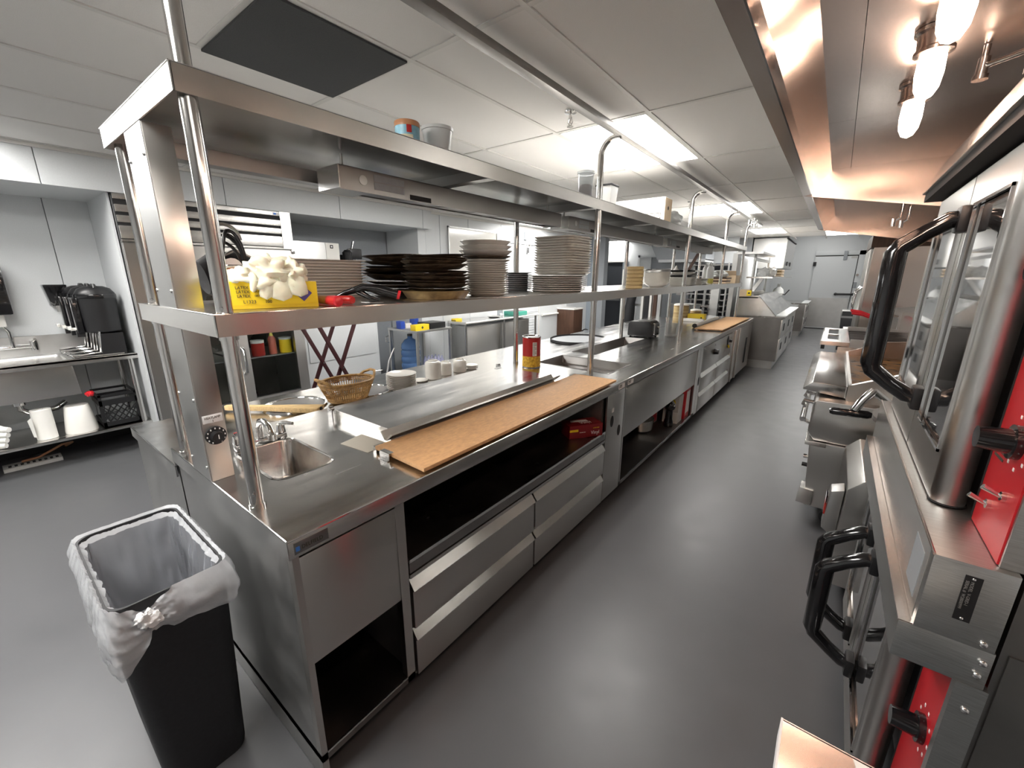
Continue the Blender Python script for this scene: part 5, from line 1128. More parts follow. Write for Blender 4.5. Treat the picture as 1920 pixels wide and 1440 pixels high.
vs, fs = skin([lring(j) for j in range(-22, 0)]); MB().add(vs, fs).build('liner_inside', 'liner_in', t, smooth=80)
m = MB(); vs = []; fs = []
kx, ky, kz = bcx+.280, bcy-.062, .690
blob((kx, ky, kz), (.018, .026, .022), 2.9, .7, 26, 14).build('liner_knot', 'liner_tuft', t, smooth=70)
blob((kx+.006, ky-.012, kz+.016), (.012, .018, .014), 6.1, .8, 20, 12).build('liner_knot', 'liner_tuft', t, smooth=70)
# ================================================================ LEFT WALL: SINK, FRIDGE, ICE MACHINE, CART, TABLE
t = thing('wash_sink', 'long stainless wash sink with backsplash and undershelf against the left wall', 'sink', (-5.28, -.5, 0))
SX0, SX1 = -5.585, -4.965; RZ = .91
m = MB(); slab(m, SX0, SX1, -2.2, .885, RZ-.02, RZ-.006, [(-5.44, -5.03, -.75, .42), (-5.44, -5.03, -2.0, -.85)]); m.build('top_sheet', 'steel_dull', t, smooth=0)
MB().box(SX1-.03, SX1, -2.2, .885, RZ-.05, RZ).build('front_rim', 'steel', t, bevel=.006)
MB().box(SX0, -5.565, -2.2, .885, RZ-.02, 1.07).build('backsplash', 'steel_dull', t, smooth=0); B(SX0, SX1, .875, .887, RZ-.05, .985).build('end_splash', 'steel', t, smooth=0)
for y0, y1 in ((-.75, .42), (-2.0, -.85)): basin('sink_bowl', -5.44, -5.03, y0, y1, RZ-.008, .30, 'steel_dull', t, r=.04)
MB().hexa([(-5.45, -2.05, .62), (-5.02, -2.05, .60), (-5.02, .455, .60), (-5.45, .47, .62)], [(-5.46, -2.08, RZ-.02), (-5.0, -2.08, RZ-.03), (-5.0, .44, RZ-.03), (-5.46, .44, RZ-.02)]).build('bowl_apron', 'steel', t, bevel=.01)
B(SX0+.02, SX1, -2.2, .86, .235, .262).build('undershelf', 'steel_top', t, bevel=.004)
for y in (-2.1, .805):
    for x in (-5.50, -4.99): MB().cyl((x, y, 0), (x, y, RZ-.03), .021, seg=14).build('leg', 'tube', t)
m = MB().tube([(-5.25, .1, .60), (-5.25, .1, .50), (-5.25, .16, .45), (-5.25, .30, .47), (-5.30, .36, .50)], .022, 10).cyl((-5.25, .1, .61), (-5.25, .1, .54), .04); m.build('drain_pipe', 'chrome', t)
t = thing('wall_faucet', 'chrome wall faucet with a tall bent spout over the wash sink', 'faucet', (-5.56, .1, .97))
MB().tube([(-5.55, -.10, .985), (-5.55, .30, .985)], .017, 10).build('bridge', 'chrome', t)
MB().tube([(-5.53, .17, .985), (-5.53, .17, 1.12), (-5.51, .13, 1.21), (-5.45, .10, 1.22), (-5.40, .09, 1.20), (-5.38, .085, 1.12)], .012, 10).build('spout', 'chrome', t)
for y in (-.06, .29): MB().cyl((-5.55, y, .95), (-5.55, y, 1.03), .024).cyl((-5.53, y, 1.03), (-5.46, y+.01, 1.05), .010).build('tap_handle', 'chrome', t)
t = thing('towel_dispenser', 'black paper towel dispenser cut by the left picture edge', 'dispenser', (-5.58, .06, 1.26)); B(-5.598, -5.38, -.14, .225, 1.27, 1.68).build('body', 'black_gloss', t, bevel=.02); B(-5.50, -5.48, .0, .17, 1.17, 1.27).build('paper_sheet', 'paper', t, smooth=0)
t = thing('soap_dispenser', 'glossy black soap dispenser on the wall over the wash sink', 'dispenser', (-5.58, .5, 1.3))
MB().hexa([(-5.598, .45, 1.32), (-5.52, .46, 1.32), (-5.52, .55, 1.32), (-5.598, .56, 1.32)], [(-5.598, .425, 1.51), (-5.48, .43, 1.51), (-5.48, .58, 1.51), (-5.598, .585, 1.51)]).build('body', 'black_gloss', t, bevel=.012); MB().cyl((-5.54, .505, 1.325), (-5.54, .505, 1.27), .028, .02).build('nozzle', 'steel_dull', t)
for k, (x, y, lab) in enumerate(((-5.47, .665, 'black beverage dispenser at the back of the row on the drainboard'), (-5.27, .68, 'black beverage dispenser in the middle of the row on the drainboard'), (-5.075, .69, 'black beverage dispenser at the front of the row with its white tap lever'))):
    t = thing('beverage_dispenser', lab, 'dispenser', (x, y, RZ), 'black beverage dispensers')
    MB().lathe([(.105, .20), (.118, .21), (.128, .48), (.132, .50), (.130, .53), (.105, .57), (.06, .59), (1e-6, .592)], (x, y, RZ), 28, .70, 1.0).build('body', 'black', t)
    MB().lathe([(.134, .49), (.137, .50), (.137, .515), (.134, .525)], (x, y, RZ), 28, .70, 1.0).build('lid_band', 'black_gloss', t); MB().tube([(x-.06, y, RZ+.575), (x-.05, y, RZ+.60), (x+.05, y, RZ+.60), (x+.06, y, RZ+.575)], .012, 8).build('carry_handle', 'black', t)
    B(x-.04, x+.04, y-.165, y-.12, RZ+.20, RZ+.50).build('sight_column', 'black_gloss', t, bevel=.01)
    MB().box(x-.012, x+.012, y-.20, y-.13, RZ+.225, RZ+.25).box(x-.045, x+.045, y-.215, y-.195, RZ+.235, RZ+.262).build('tap_lever', 'china_white', t, bevel=.004)
    B(x-.02, x+.02, y-.17, y-.12, RZ+.17, RZ+.23).build('tap', 'black', t)
    for s_ in (-1, 1): MB().tube([(x+s_*.07, y+.09, RZ+.006), (x+s_*.07, y-.23, RZ+.006), (x+s_*.07, y-.235, RZ+.02), (x+s_*.07, y-.06, RZ+.035), (x+s_*.07, y-.04, RZ+.21)], .008, 8).build('stand_wire', 'chrome', t)
    B(x-.06, x+.06, y-.235, y-.05, RZ+.0, RZ+.022).build('drip_tray', 'black_gloss', t, bevel=.004); B(x-.075, x+.075, y-.05, y+.11, RZ-.005, RZ+.19).build('stand', 'black', t, smooth=0)
    if k == 2: B(x+.02, x+.03, y-.1665, y-.165, RZ+.42, RZ+.455).build('badge', 'sticker_white', t, smooth=0)
t = thing('paper_towel_roll', 'standing paper towel roll on the sink undershelf', 'paper roll', (-5.02, .19, .263)); MB().lathe([(.02, 0), (.062, .001), (.062, .252), (.02, .253), (.02, .0)], (-5.08, .195, .263), 28).build('roll', 'paper', t); MB().hexa([(-5.02, .135, .30), (-5.016, .135, .30), (-5.04, .12, .30), (-5.044, .12, .30)], [(-5.02, .135, .47), (-5.016, .135, .47), (-5.05, .11, .44), (-5.054, .11, .44)]).build('loose_sheet', 'paper', t, smooth=0)
t = thing('white_bucket', 'upturned white plastic bucket beside the paper towel roll', 'bucket', (-5.08, .40, .263)); MB().lathe([(.105, 0), (.106, .02), (.080, .225), (.074, .235), (1e-6, .236)], (-5.10, .405, .263), 32).build('bucket', 'china_white', t)
t = thing('bottle_crate', 'black plastic crate of glasses under the sink drainboard', 'crate', (-5.2, .66, .263))
m = MB(); x0, x1, y0, y1, z0, z1 = -5.36, -5.0, .535, .795, .264, .565
m.box(x0, x1, y0, y1, z0, z0+.012)
for (a, b, c, d) in ((x0, x0+.012, y0, y1), (x1-.012, x1, y0, y1), (x0, x1, y0, y0+.012), (x0, x1, y1-.012, y1)): m.box(a, b, c, d, z1-.10, z1-.05).box(a, b, c, d, z0, z0+.05).box(a, b, c, d, z1-.02, z1)
for y in (y0, y1-.02): m.box(x1-.012, x1, y, y+.02, z0, z1)
m.build('frame', 'black', t, smooth=0)
m = MB()
for k in range(-3, 7):
    for s_ in (1, -1):
        a = y0+.045*k; p = [(x1-.006, min(max(a, y0), y1), z0+.05), (x1-.006, min(max(a+s_*.12, y0), y1), z1-.10)]; m.tube(p, .006, 4)
tag(m.build('lattice', 'black', t), kind='stuff')
for k in range(6):
    g = MB().lathe([(.022, 0), (.028, .085), (.026, .085), (.020, .004), (1e-6, .004)], (-5.06, .57+.036*k, .29), 14).build('glass_tumbler', 'plastic_clear', loc=(-5.06, .57+.036*k, .29)); tag(g, ('1st', '2nd', '3rd', '4th', '5th', '6th')[k]+' glass tumbler from the left in the black crate', 'glass', 'tumblers in the crate')
tag(blob((-5.05, .50, .585), (.04, .03, .025), 3.3).build('red_cloth', 'red_plastic', loc=(-5.05, .50, .58)), 'crumpled red and white cloth scrap by the black crate', 'cloth')
for k in range(4): tag(MB().tube([(-5.28, -.12+.01*k, .294+.040*k), (-5.02, -.09+.02*k, .294+.040*k), (-4.985, -.03+.012*k, .294+.040*k)], [.024, .028, .020], 12).build('folded_cloth', 'white_cloth', loc=(-5.1, -.08, .27+.04*k)), ordl('folded white cloth in the pile at the left end of the undershelf', k, 4), 'cloth', 'folded white cloths')
t = thing('floor_grate', 'loose pale slotted drain grate lying on the floor under the sink', 'grate', (-5.3, .08, 0))
m = MB().box(-5.36, -5.22, -.09, .25, .0, .03); m.build('tray', 'box_white', t, smooth=0); m = MB(); [m.box(-5.30, -5.25, -.06+.034*k, -.042+.034*k, .0302, .032) for k in range(9)]; tag(m.build('slots', 'rubber', t, smooth=0), kind='stuff')
MB().tube([(-5.45, .30, .06), (-5.38, .34, .10), (-5.30, .27, .12), (-5.27, .12, .06), (-5.30, .02, .045)], .010, 8).build('copper_pipe', 'tin_copper', t)
# ---- two door glass fridge
t = thing('display_fridge', 'two door stainless reach in fridge with glass doors and a louvred top', 'fridge', (-5.1, 1.57, 0))
FX = -4.72
m = MB(); m.box(-5.55, FX-.05, .882, .90, .1, 2.225).box(-5.55, FX-.05, 2.25, 2.27, .1, 2.225).box(-5.55, -5.53, .9, 2.25, .1, 2.225).box(-5.53, FX-.05, .9, 2.25, .1, .14).box(-5.53, FX-.05, .9, 2.25, 1.84, 2.225); m.build('body', 'steel_dull', t, smooth=0)
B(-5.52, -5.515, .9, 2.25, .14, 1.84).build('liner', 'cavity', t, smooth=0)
for z in (.735, 1.14, 1.5):
    B(-5.5, FX-.09, .92, 1.56, z, z+.012).build('shelf', 'steel_dull', t, smooth=0); B(-5.5, FX-.09, 1.60, 2.23, z, z+.012).build('shelf', 'steel_dull', t, smooth=0)
B(FX-.05, FX-.02, .882, 2.27, 1.865, 2.232).build('louvre_back', 'rubber', t, smooth=0)
for z0, z1 in ((2.19, 2.232), (2.092, 2.150), (2.012, 2.068), (1.886, 1.988)): B(FX-.03, FX, .882, 2.165, z0, z1).build('louvre_slat', 'steel_x', t, ud=(0,1,0), bevel=.004)
B(FX-.03, FX, 2.168, 2.272, 1.866, 2.234).build('louvre_frame', 'steel_x', t, smooth=0); B(FX-.03, FX+.002, .882, 2.165, 1.862, 1.880).build('drip_rail', 'steel_top', t, smooth=0)
B(FX, FX+.003, 2.10, 2.165, 2.196, 2.222).build('badge', 'sticker_white', t, smooth=0); B(FX+.003, FX+.0036, 2.105, 2.133, 2.199, 2.219).build('badge_mark', 'blue_tag', t, smooth=0)
for y0, y1, hy in ((.885, 1.572, 1.53), (1.588, 2.268, 1.62)):
    m = MB().box(FX-.05, FX, y0, y0+.10, .12, 1.85).box(FX-.05, FX, y1-.11, y1, .12, 1.85).box(FX-.05, FX, y0+.10, y1-.11, .12, .33).box(FX-.05, FX, y0+.10, y1-.11, 1.72, 1.85)
    d = m.build('door', 'steel_v', t, smooth=0); B(FX-.03, FX-.024, y0+.10, y1-.11, .33, 1.72).build('door_glass', 'glass', d, smooth=0)
    MB().tube([(FX, hy, .88), (FX+.045, hy, .85), (FX+.05, hy, .74), (FX+.045, hy, .63), (FX, hy, .60)], .016, 10).build('handle', 'chrome', d)
for z in (.16, 1.0, 1.82): B(FX-.02, FX+.012, 2.24, 2.275, z, z+.04).build('hinge', 'chrome', t, bevel=.004)
for y in (.95, 2.2):
    for x in (-5.45, -4.85): MB().cyl((x, y, 0), (x, y, .1), .03).build('caster', 'rubber', t)
z = .748
t = thing('sauce_jar', 'jar of red sauce with a white lid inside the glass door fridge', 'jar', (-4.88, 1.83, z)); MB().lathe([(.06, 0), (.064, .01), (.064, .14), (1e-6, .141)], (-4.88, 1.83, z), 24).build('jar', 'sauce_red', t); MB().lathe([(.066, .14), (.066, .168), (1e-6, .169)], (-4.88, 1.83, z), 24).build('lid', 'china_white', t)
t = thing('sauce_bottle', 'brown red squeeze bottle between two jars inside the fridge', 'bottle', (-4.88, 1.98, z)); MB().lathe([(.038, 0), (.040, .01), (.040, .17), (.022, .20), (1e-6, .20)], (-4.88, 1.98, z), 20).build('bottle', 'sauce_brown', t); MB().lathe([(.022, .20), (.018, .215), (.005, .26), (1e-6, .261)], (-4.88, 1.98, z), 16).build('nozzle', 'oil', t)
t = thing('mustard_jar', 'jar of yellow mustard inside the fridge by the door edge', 'jar', (-4.88, 2.12, z)); MB().lathe([(.06, 0), (.064, .01), (.064, .15), (1e-6, .151)], (-4.88, 2.12, z), 24).build('jar', 'mustard', t); MB().lathe([(.066, .15), (.066, .172), (1e-6, .173)], (-4.88, 2.12, z), 24).build('lid', 'plastic_milky', t)
for k in range(4):
    g = MB().lathe([(.028, 0), (.036, .10), (.034, .10), (.026, .004), (1e-6, .004)], (-4.88, 1.76+.09*k, 1.153), 16).build('glass_tumbler', 'plastic_clear', loc=(-4.88, 1.76+.09*k, 1.153)); tag(g, ('1st', '2nd', '3rd', '4th')[k]+' clear tumbler from the left on the fridge shelf above the sauce jars', 'glass', 'tumblers in the fridge')
# ---- ice machine
t = thing('ice_machine', 'stainless ice machine over a pale ice bin beside the glass door fridge', 'ice machine', (-5.2, 2.7, 0))
B(-5.55, -5.0, 2.38, 2.965, 1.10, 1.982).build('ice_maker', 'steel_dull', t, bevel=.006); B(-5.001, -4.995, 2.79, 2.962, 1.12, 1.975).build('side_trim', 'china_white', t, smooth=0)
B(-4.996, -4.993, 2.845, 2.885, 1.915, 1.955).build('badge', 'black', t, smooth=0); MB().cyl((-4.993, 2.865, 1.935), (-4.992, 2.865, 1.935), .010).build('badge_mark', 'sticker_white', t)
B(-5.55, -4.98, 2.36, 3.42, .14, 1.08).build('ice_bin', 'wall', t, bevel=.02); B(-4.982, -4.965, 2.42, 3.36, .55, 1.04).build('bin_door', 'wall', t, bevel=.012); B(-5.5, -5.02, 2.4, 3.38, 0, .14).build('base', 'rubber', t, smooth=0)
MB().cyl((-4.95, 3.3, .30), (-4.92, 3.4, .30), .012).build('drain_spigot', 'chrome', t)
t = thing('water_filter', 'black water filter head with chrome fittings on the recess wall', 'filter', (-5.3, 3.2, 1.75))
MB().lathe([(.05, 0), (.055, .1), (.06, .14), (.03, .17), (1e-6, .171)], (-5.05, 3.10, 1.74), 18).build('filter_head', 'black', t); MB().tube([(-5.05, 3.10, 1.9), (-5.05, 3.17, 1.93), (-5.05, 3.20, 2.02)], .015, 10).build('fitting', 'chrome', t)
B(-5.12, -5.02, 3.13, 3.30, 1.80, 1.93).build('valve_block', 'black', t, bevel=.02)
for y in (3.12, 3.20): MB().cyl((-5.02, y, 1.70), (-5.02, y, 1.80), .012).build('fitting', 'chrome', t)
B(-5.59, -5.12, 3.14, 3.22, 1.6, 1.86).build('bracket', 'rubber', t, smooth=0)
# ---- folding tray stand
t = thing('tray_stand', 'folding dark red wooden tray stand in front of the ice bin', 'tray stand', (-4.3, 2.33, 0))
for x in (-4.50, -4.10):
    for s_ in (-1, 1):
        a = Vector((x+.018*s_, 2.33-s_*.225, 1.13)); b = Vector((x+.018*s_, 2.33+s_*.29, .0)); d = (b-a).normalized(); n = Vector((0, d.z, -d.y))*.019; w = Vector((.011, 0, 0))
        MB().hexa([b-n-w, b-n+w, b+n+w, b+n-w], [a-n-w, a-n+w, a+n+w, a+n-w]).build('leg', 'dark_red_wood', t, bevel=.002)
    MB().cyl((x-.03, 2.33, .638), (x+.035, 2.33, .638), .008).build('pivot_bolt', 'chrome', t)
for s_ in (-1, 1): MB().box(-4.53, -4.07, 2.33+s_*.225-.012, 2.33+s_*.225+.012, 1.12, 1.15).build('top_rail', 'dark_red_wood', t, bevel=.003)
MB().box(-4.50, -4.10, 2.33+.21, 2.33+.23, .10, .13).build('cross_rail', 'dark_red_wood', t, bevel=.003)
# ---- steel cart with a water bottle
t = thing('steel_cart', 'low square legged steel cart by the wall pier holding cartons and a water bottle', 'cart', (-4.52, 3.83, 0))
B(-4.83, -4.215, 3.47, 4.10, .872, .90).build('top_shelf', 'steel_dull', t, bevel=.003); B(-4.82, -4.225, 3.48, 4.09, .20, .215).build('lower_shelf', 'steel_dull', t, smooth=0)
for x in (-4.81, -4.24):
    for y in (3.49, 4.08): B(x-.016, x+.016, y-.016, y+.016, 0, .872).build('leg', 'steel_dull', t, smooth=0)
MB().tube([(-4.79, 3.45, .80), (-4.79, 3.40, .78), (-4.79, 3.40, .72), (-4.79, 3.45, .70)], .008, 8).build('hook', 'chrome', t)
MB().tube([(-4.75, 3.5, .62), (-4.78, 3.42, .45), (-4.70, 3.30, .25), (-4.60, 3.05, .12), (-4.5, 2.8, .04)], .013, 8).build('hose', 'steel_dull', t)
t = thing('water_bottle', 'ribbed blue water cooler bottle on the lower shelf of the steel cart', 'water bottle', (-4.60, 3.66, .216))
pr = [(.10, 0), (.125, .02)]
for k in range(4): pr += [(.132, .04+.09*k), (.132, .095+.09*k), (.122, .108+.09*k), (.122, .118+.09*k)]
pr += [(.130, .40), (.120, .46), (.075, .52), (.035, .54), (.033, .58), (1e-6, .58)]
MB().lathe(pr, (-4.60, 3.66, .216), 28).build('bottle', 'water_blue', t); MB().lathe([(.036, .57), (.036, .60), (1e-6, .601)], (-4.60, 3.66, .216), 16).build('cap', 'black', t)
t = thing('bottle_pack', 'shrink wrapped pack of small lilac tinted bottles beside the blue water bottle', 'bottle pack', (-4.45, 3.93, .216))
for i in range(3):
    for j in range(4): MB().lathe([(.030, 0), (.032, .05), (.029, .10), (.032, .15), (.028, .21), (.012, .25), (.012, .27), (1e-6, .27)], (-4.51+.066*i, 3.84+.066*j, .216), 12).build('bottle', 'plastic_lilac', t)
t = thing('yellow_glove_box', 'small yellow glove box with a black diamond on the steel cart', 'carton', (-4.3, 3.58, .9)); B(-4.34, -4.235, 3.47, 3.70, .9005, .975).build('carton', 'yellow', t, bevel=.002); m = MB(); y, z = 3.585, .938; m.hexa([(-4.2349, y, z-.02), (-4.2349, y+.02, z), (-4.2349, y, z+.02), (-4.2349, y-.02, z)], [(-4.2335, y, z-.02), (-4.2335, y+.02, z), (-4.2335, y, z+.02), (-4.2335, y-.02, z)]); m.build('emblem', 'ink', t, smooth=0)
tag(B(-4.52, -4.26, 3.74, 4.02, .9005, .98).build('black_carton', 'black', bevel=.004, loc=(-4.4, 3.88, .9)), 'flat black box behind the yellow glove box on the cart', 'box')
tag(B(-4.66, -4.56, 3.49, 3.56, .9005, 1.0).build('blue_carton', 'blue_plastic', bevel=.006, loc=(-4.61, 3.52, .9)), 'small blue carton at the near back corner of the steel cart', 'carton')
tag(B(-4.70, -4.60, 3.75, 3.83, .9005, 1.04).build('blue_carton', 'blue_plastic', bevel=.006, loc=(-4.65, 3.79, .9)), 'taller blue carton behind the black box on the steel cart', 'carton')
tag(B(-4.66, -4.60, 3.60, 3.70, .9005, .96).build('white_carton', 'box_white', smooth=0, loc=(-4.63, 3.65, .9)), 'small white carton between the two blue ones on the cart', 'carton')
# ---- long steel table
t = thing('prep_table', 'long stainless prep table with a white nosed edge along the left wall', 'table', (-4.68, 5.6, 0))
B(-4.838, -4.45, 4.62, 6.62, .87, .9).build('table_top', 'steel_top', t, smooth=0); MB().tube([(-4.447, 4.62, .887), (-4.447, 6.62, .887)], .016, 10).build('nosing', 'china_white', t); B(-4.838, -4.45, 4.612, 4.62, .865, .9).build('end_edge', 'steel', t, smooth=0)
for x in (-4.82, -4.49):
    for y in (4.66, 5.62, 6.58): MB().cyl((x, y, 0), (x, y, .87), .019).build('leg', 'tube', t)
t = thing('undercounter_cooler', 'grey steel undercounter cooler standing below the long prep table', 'cooler', (-4.7, 5.2, 0)); B(-4.85, -4.55, 4.72, 6.45, .06, .82).build('body', 'steel_dull', t, smooth=0); B(-4.84, -4.58, 4.74, 6.43, 0, .06).build('plinth', 'rubber', t, smooth=0)
for y0, y1 in ((4.74, 5.58), (5.62, 6.43)): B(-4.55, -4.535, y0, y1, .1, .80).build('door', 'steel_v', t, bevel=.004)
t = thing('yellow_box', 'small yellow carton at the near end of the long prep table', 'carton', (-4.75, 4.72, .9)); B(-4.80, -4.70, 4.66, 4.80, .9005, .935).build('carton', 'yellow', t, bevel=.002); B(-4.80, -4.70, 4.658, 4.66, .905, .915).build('print', 'ink', t, smooth=0)
q = plate_round('tin_tray', .12, .02, 'steel_dull', (-4.66, 5.55, .9005)); tag(q, 'round grey tin tray lying on the long prep table', 'tray')
t = thing('teal_crate', 'flat teal plastic crate on the long prep table', 'crate', (-4.65, 6.15, .9)); B(-4.80, -4.52, 6.0, 6.35, .9005, .97).build('crate', 'teal', t, bevel=.008); B(-4.78, -4.54, 6.02, 6.33, .96, .972).build('crate_inside', 'black', t, smooth=0)
# ---- back left things
t = thing('brown_cupboard', 'dark brown wooden cupboard with a white top at the far left wall', 'cupboard', (-4.6, 8.05, 0)); B(-4.86, -4.44, 7.98, 8.38, .0, .89).build('body', 'brown_wood', t, bevel=.004); B(-4.865, -4.43, 7.97, 8.39, .89, .915).build('top', 'china_white', t, smooth=0)
t = thing('black_bag', 'black holdall standing on the floor beyond the serving ledge', 'bag', (-4.25, 8.2, 0)); MB().tube([(-4.36, 8.1, .20), (-4.30, 8.1, .21), (-4.10, 8.1, .21), (-4.02, 8.1, .19)], [.14, .20, .20, .13], 16).build('body', 'black_matte', t); MB().tube(arc((-4.20, 8.1, .38), .10, 0, PI, 8), .014, 8).build('strap', 'black', t); B(-4.24, -4.16, 7.895, 7.90, .24, .27).build('label_patch', 'sticker_white', t, smooth=0)
t = thing('hanging_apron', 'black coat hanging on the upright frame beyond the toaster', 'coat', (-3.56, 9.2, .5))
MB().tube([(-3.60, 9.07, 1.32), (-3.59, 9.07, 1.25), (-3.62, 9.07, 1.05), (-3.64, 9.07, .80), (-3.66, 9.07, .55)], [.07, .11, .10, .12, .13], 14).build('coat_body', 'black_matte', t); MB().ell((-3.53, 9.05, 1.30), .07, .07, .09).build('hood', 'black_matte', t)
t = thing('upright_rack', 'upright steel and black door posts beyond the toaster', 'rack', (-3.2, 9.25, 0))
for k, (x, w, m_) in enumerate(((-3.44, .05, 'china_white'), (-3.36, .11, 'black'), (-3.255, .05, 'china_white'), (-3.17, .08, 'brown_wood'), (-3.075, .07, 'steel_dull'))): B(x, x+w, 9.22, 9.32, 0, 1.75).build('post', m_, t, smooth=0)
for z in (.5, .95, 1.2): B(-3.9, -3.44, 9.26, 9.29, z, z+.05).build('rail', 'steel_dull', t, smooth=0)
B(-3.92, -3.89, 9.22, 9.32, 0, 1.75).build('post', 'china_white', t, smooth=0)
t = thing('stock_pot', 'large grey aluminium stock pot on the rear range', 'pot', (-2.49, 9.2, .6)); MB().lathe([(.28, 0), (.29, .02), (.29, .42), (.305, .425), (.305, .44), (.28, .44), (.27, .03), (1e-6, .03)], (-2.49, 9.25, .60), 32).build('pot', 'steel_dull', t)
for s_ in (-1, 1): MB().tube([(-2.49+s_*.29, 9.2, .9), (-2.49+s_*.35, 9.2, .91), (-2.49+s_*.35, 9.3, .91), (-2.49+s_*.29, 9.3, .9)], .010, 8).build('handle', 'steel_dull', t)
t = thing('rear_range', 'low rear range carrying the large stock pot under the grey hood', 'range', (-2.7, 9.4, 0)); B(-3.02, -2.15, 8.95, 9.8, .08, .585).build('body', 'steel_dark', t, smooth=0); B(-3.02, -2.15, 8.95, 9.8, .585, .599).build('top', 'rubber', t, smooth=0); B(-2.95, -2.2, 9.0, 9.7, 0, .08).build('plinth', 'rubber', t, smooth=0)
t = thing('rear_hood', 'grey sloping exhaust hood over the rear range at the back', 'exhaust hood', (-3.0, 10.3, 1.93))
MB().hexa([(-3.52, 10.3, 1.96), (-2.45, 10.3, 1.96), (-2.45, 11.1, 1.96), (-3.52, 11.1, 1.96)], [(-3.80, 10.3, 2.50), (-2.45, 10.3, 2.50), (-2.45, 11.1, 2.50), (-3.80, 11.1, 2.50)]).build('hood_shell', 'wall_grey', t, smooth=0); B(-3.49, -2.45, 10.27, 11.1, 1.92, 1.98).build('lip', 'wall', t, smooth=0)
MB().hexa([(-2.86, 10.2, 1.62), (-2.80, 10.2, 1.62), (-2.80, 10.26, 1.62), (-2.86, 10.26, 1.62)], [(-2.62, 10.2, 2.1), (-2.56, 10.2, 2.1), (-2.56, 10.26, 2.1), (-2.62, 10.26, 2.1)]).build('duct_brace', 'brown_wood', t, smooth=0)
t = thing('notice_board', 'white notice with two dark round prints above the stock pot', 'notice', (-2.82, 10.9, 1.2)); B(-3.19, -2.90, 10.92, 10.93, 1.15, 1.45).build('sheet', 'box_white', t, smooth=0)
for x in (-3.10, -2.98): MB().cyl((x, 10.919, 1.38), (x, 10.92, 1.38), .04).build('print', 'rubber', t)
B(-3.20, -2.89, 10.93, 10.98, 0, 1.46).build('board', 'wall_grey', t, smooth=0)
t = thing('sheet_pan_rack', 'tall dark sheet pan rack full of grey pans beyond the far counter end', 'pan rack', (-2.3, 10.7, 0))
for x in (-2.84, -2.42, -2.40, -1.98):
    for y in (10.46, 11.0): B(x-.015, x+.015, y-.015, y+.015, 0, 1.9).build('post', 'steel_dull', t, smooth=0)
for x0, x1 in ((-2.83, -2.43), (-2.39, -1.99)):
    for k in range(14): B(x0, x1, 10.46, 11.0, .15+.13*k, .175+.13*k).build('sheet_pan', 'steel_dark' if k % 4 else 'steel_dull', t, smooth=0)
B(-2.85, -1.97, 11.02, 11.04, .1, 1.9).build('back_panel', 'wall_dark', t, smooth=0)
t = thing('steel_chase', 'dull steel service chase column with black sockets behind the far worktop', 'column', (-2.0, 9.6, 0)); B(-2.09, -1.93, 9.55, 9.7, 0, 1.55).build('column', 'steel_dull', t, smooth=0)
for z in (.92, 1.05): B(-1.93, -1.895, 9.57, 9.63, z, z+.06).build('socket', 'black', t, bevel=.008)
MB().tube([(-2.07, 9.53, .93), (-2.10, 9.45, .98), (-2.22, 9.4, .99), (-2.32, 9.38, .96)], .012, 8).build('pot_filler', 'chrome', t)
# ---- preparation fridges at the end of the aisle
def prep(y0, y1, lab, xf=-.66, z=.93, lid=True):
    t = thing('prep_fridge', lab, 'prep fridge', (xf-.38, y0, 0))
    B(xf-.75, xf-.02, y0, y1, .14, z-.03).build('body', 'steel_dark', t, smooth=0); B(xf-.77, xf+.03, y0-.01, y1, z-.03, z).build('top_sheet', 'steel_top', t, smooth=0)
    B(xf-.72, xf-.06, y0+.01, y1-.02, .0, .14).build('base', 'steel_dull', t, smooth=0)
    n = max(1, round((y1-y0)/.95)); w = (y1-y0)/n
    for k in range(n):
        for z0, z1 in ((.17, .53), (.545, .875)):
            d = B(xf-.02, xf, y0+w*k+.01, y0+w*(k+1)-.01, z0, z1).build('drawer', 'steel_v', t, bevel=.004); B(xf, xf+.003, y0+w*k+.30, y0+w*k+.52, z1-.22, z1-.09).build('pull_recess', 'rubber', d, smooth=0)
    if lid:
        MB().prism([(xf-.73, z), (xf-.12, z+.002), (xf-.42, z+.345), (xf-.73, z+.315)], 'y', y0, y0+.012).build('lid_end', 'steel', t, smooth=0)
        MB().prism([(xf-.125, z+.012), (xf-.42, z+.350), (xf-.415, z+.356), (xf-.115, z+.016)], 'y', y0, y1-.05).build('sloped_lid', 'steel_top', t, smooth=0); MB().box(xf-.73, xf-.42, y0, y1-.05, z+.30, z+.32).build('lid_top', 'steel', t, smooth=0)
        for f in (.3, .6): MB().cyl((xf-.145, y0+f*(y1-y0)*.5, z+.04), (xf-.145, y0+f*(y1-y0)*.5+.05, z+.04), .012).build('lid_knob', 'chrome', t)
    B(xf-.12, xf+.04, y0+.12, y1-.02, z+.001, z+.016).build('cutting_board', 'board_white', t, bevel=.003)
    return t
prep(8.53, 11.3, 'steel pizza prep fridge with a sloped lid and white board facing the aisle end')
t = thing('mixing_bench', 'plain steel bench with pans between the prep fridge and the far table', 'bench', (-1.1, 12.2, 0)); B(-1.5, -.72, 11.45, 13.3, .86, .9).build('top_sheet', 'steel_top', t, smooth=0); B(-1.5, -.76, 11.5, 13.25, .2, .86).build('body', 'steel_warm_lit', t, smooth=0); MB().prism([(-1.5, .9), (-.86, .9), (-1.3, 1.16), (-1.5, 1.16)], 'y', 11.5, 13.2).build('sloped_lid', 'steel', t, smooth=0)
for y in (11.6, 13.15):
    for x in (-1.4, -.85): MB().cyl((x, y, 0), (x, y, .2), .03).build('leg', 'rubber', t)
prep(13.9, 15.5, 'farthest steel prep table with a white board before the cold room wall', -.60, .90, False)
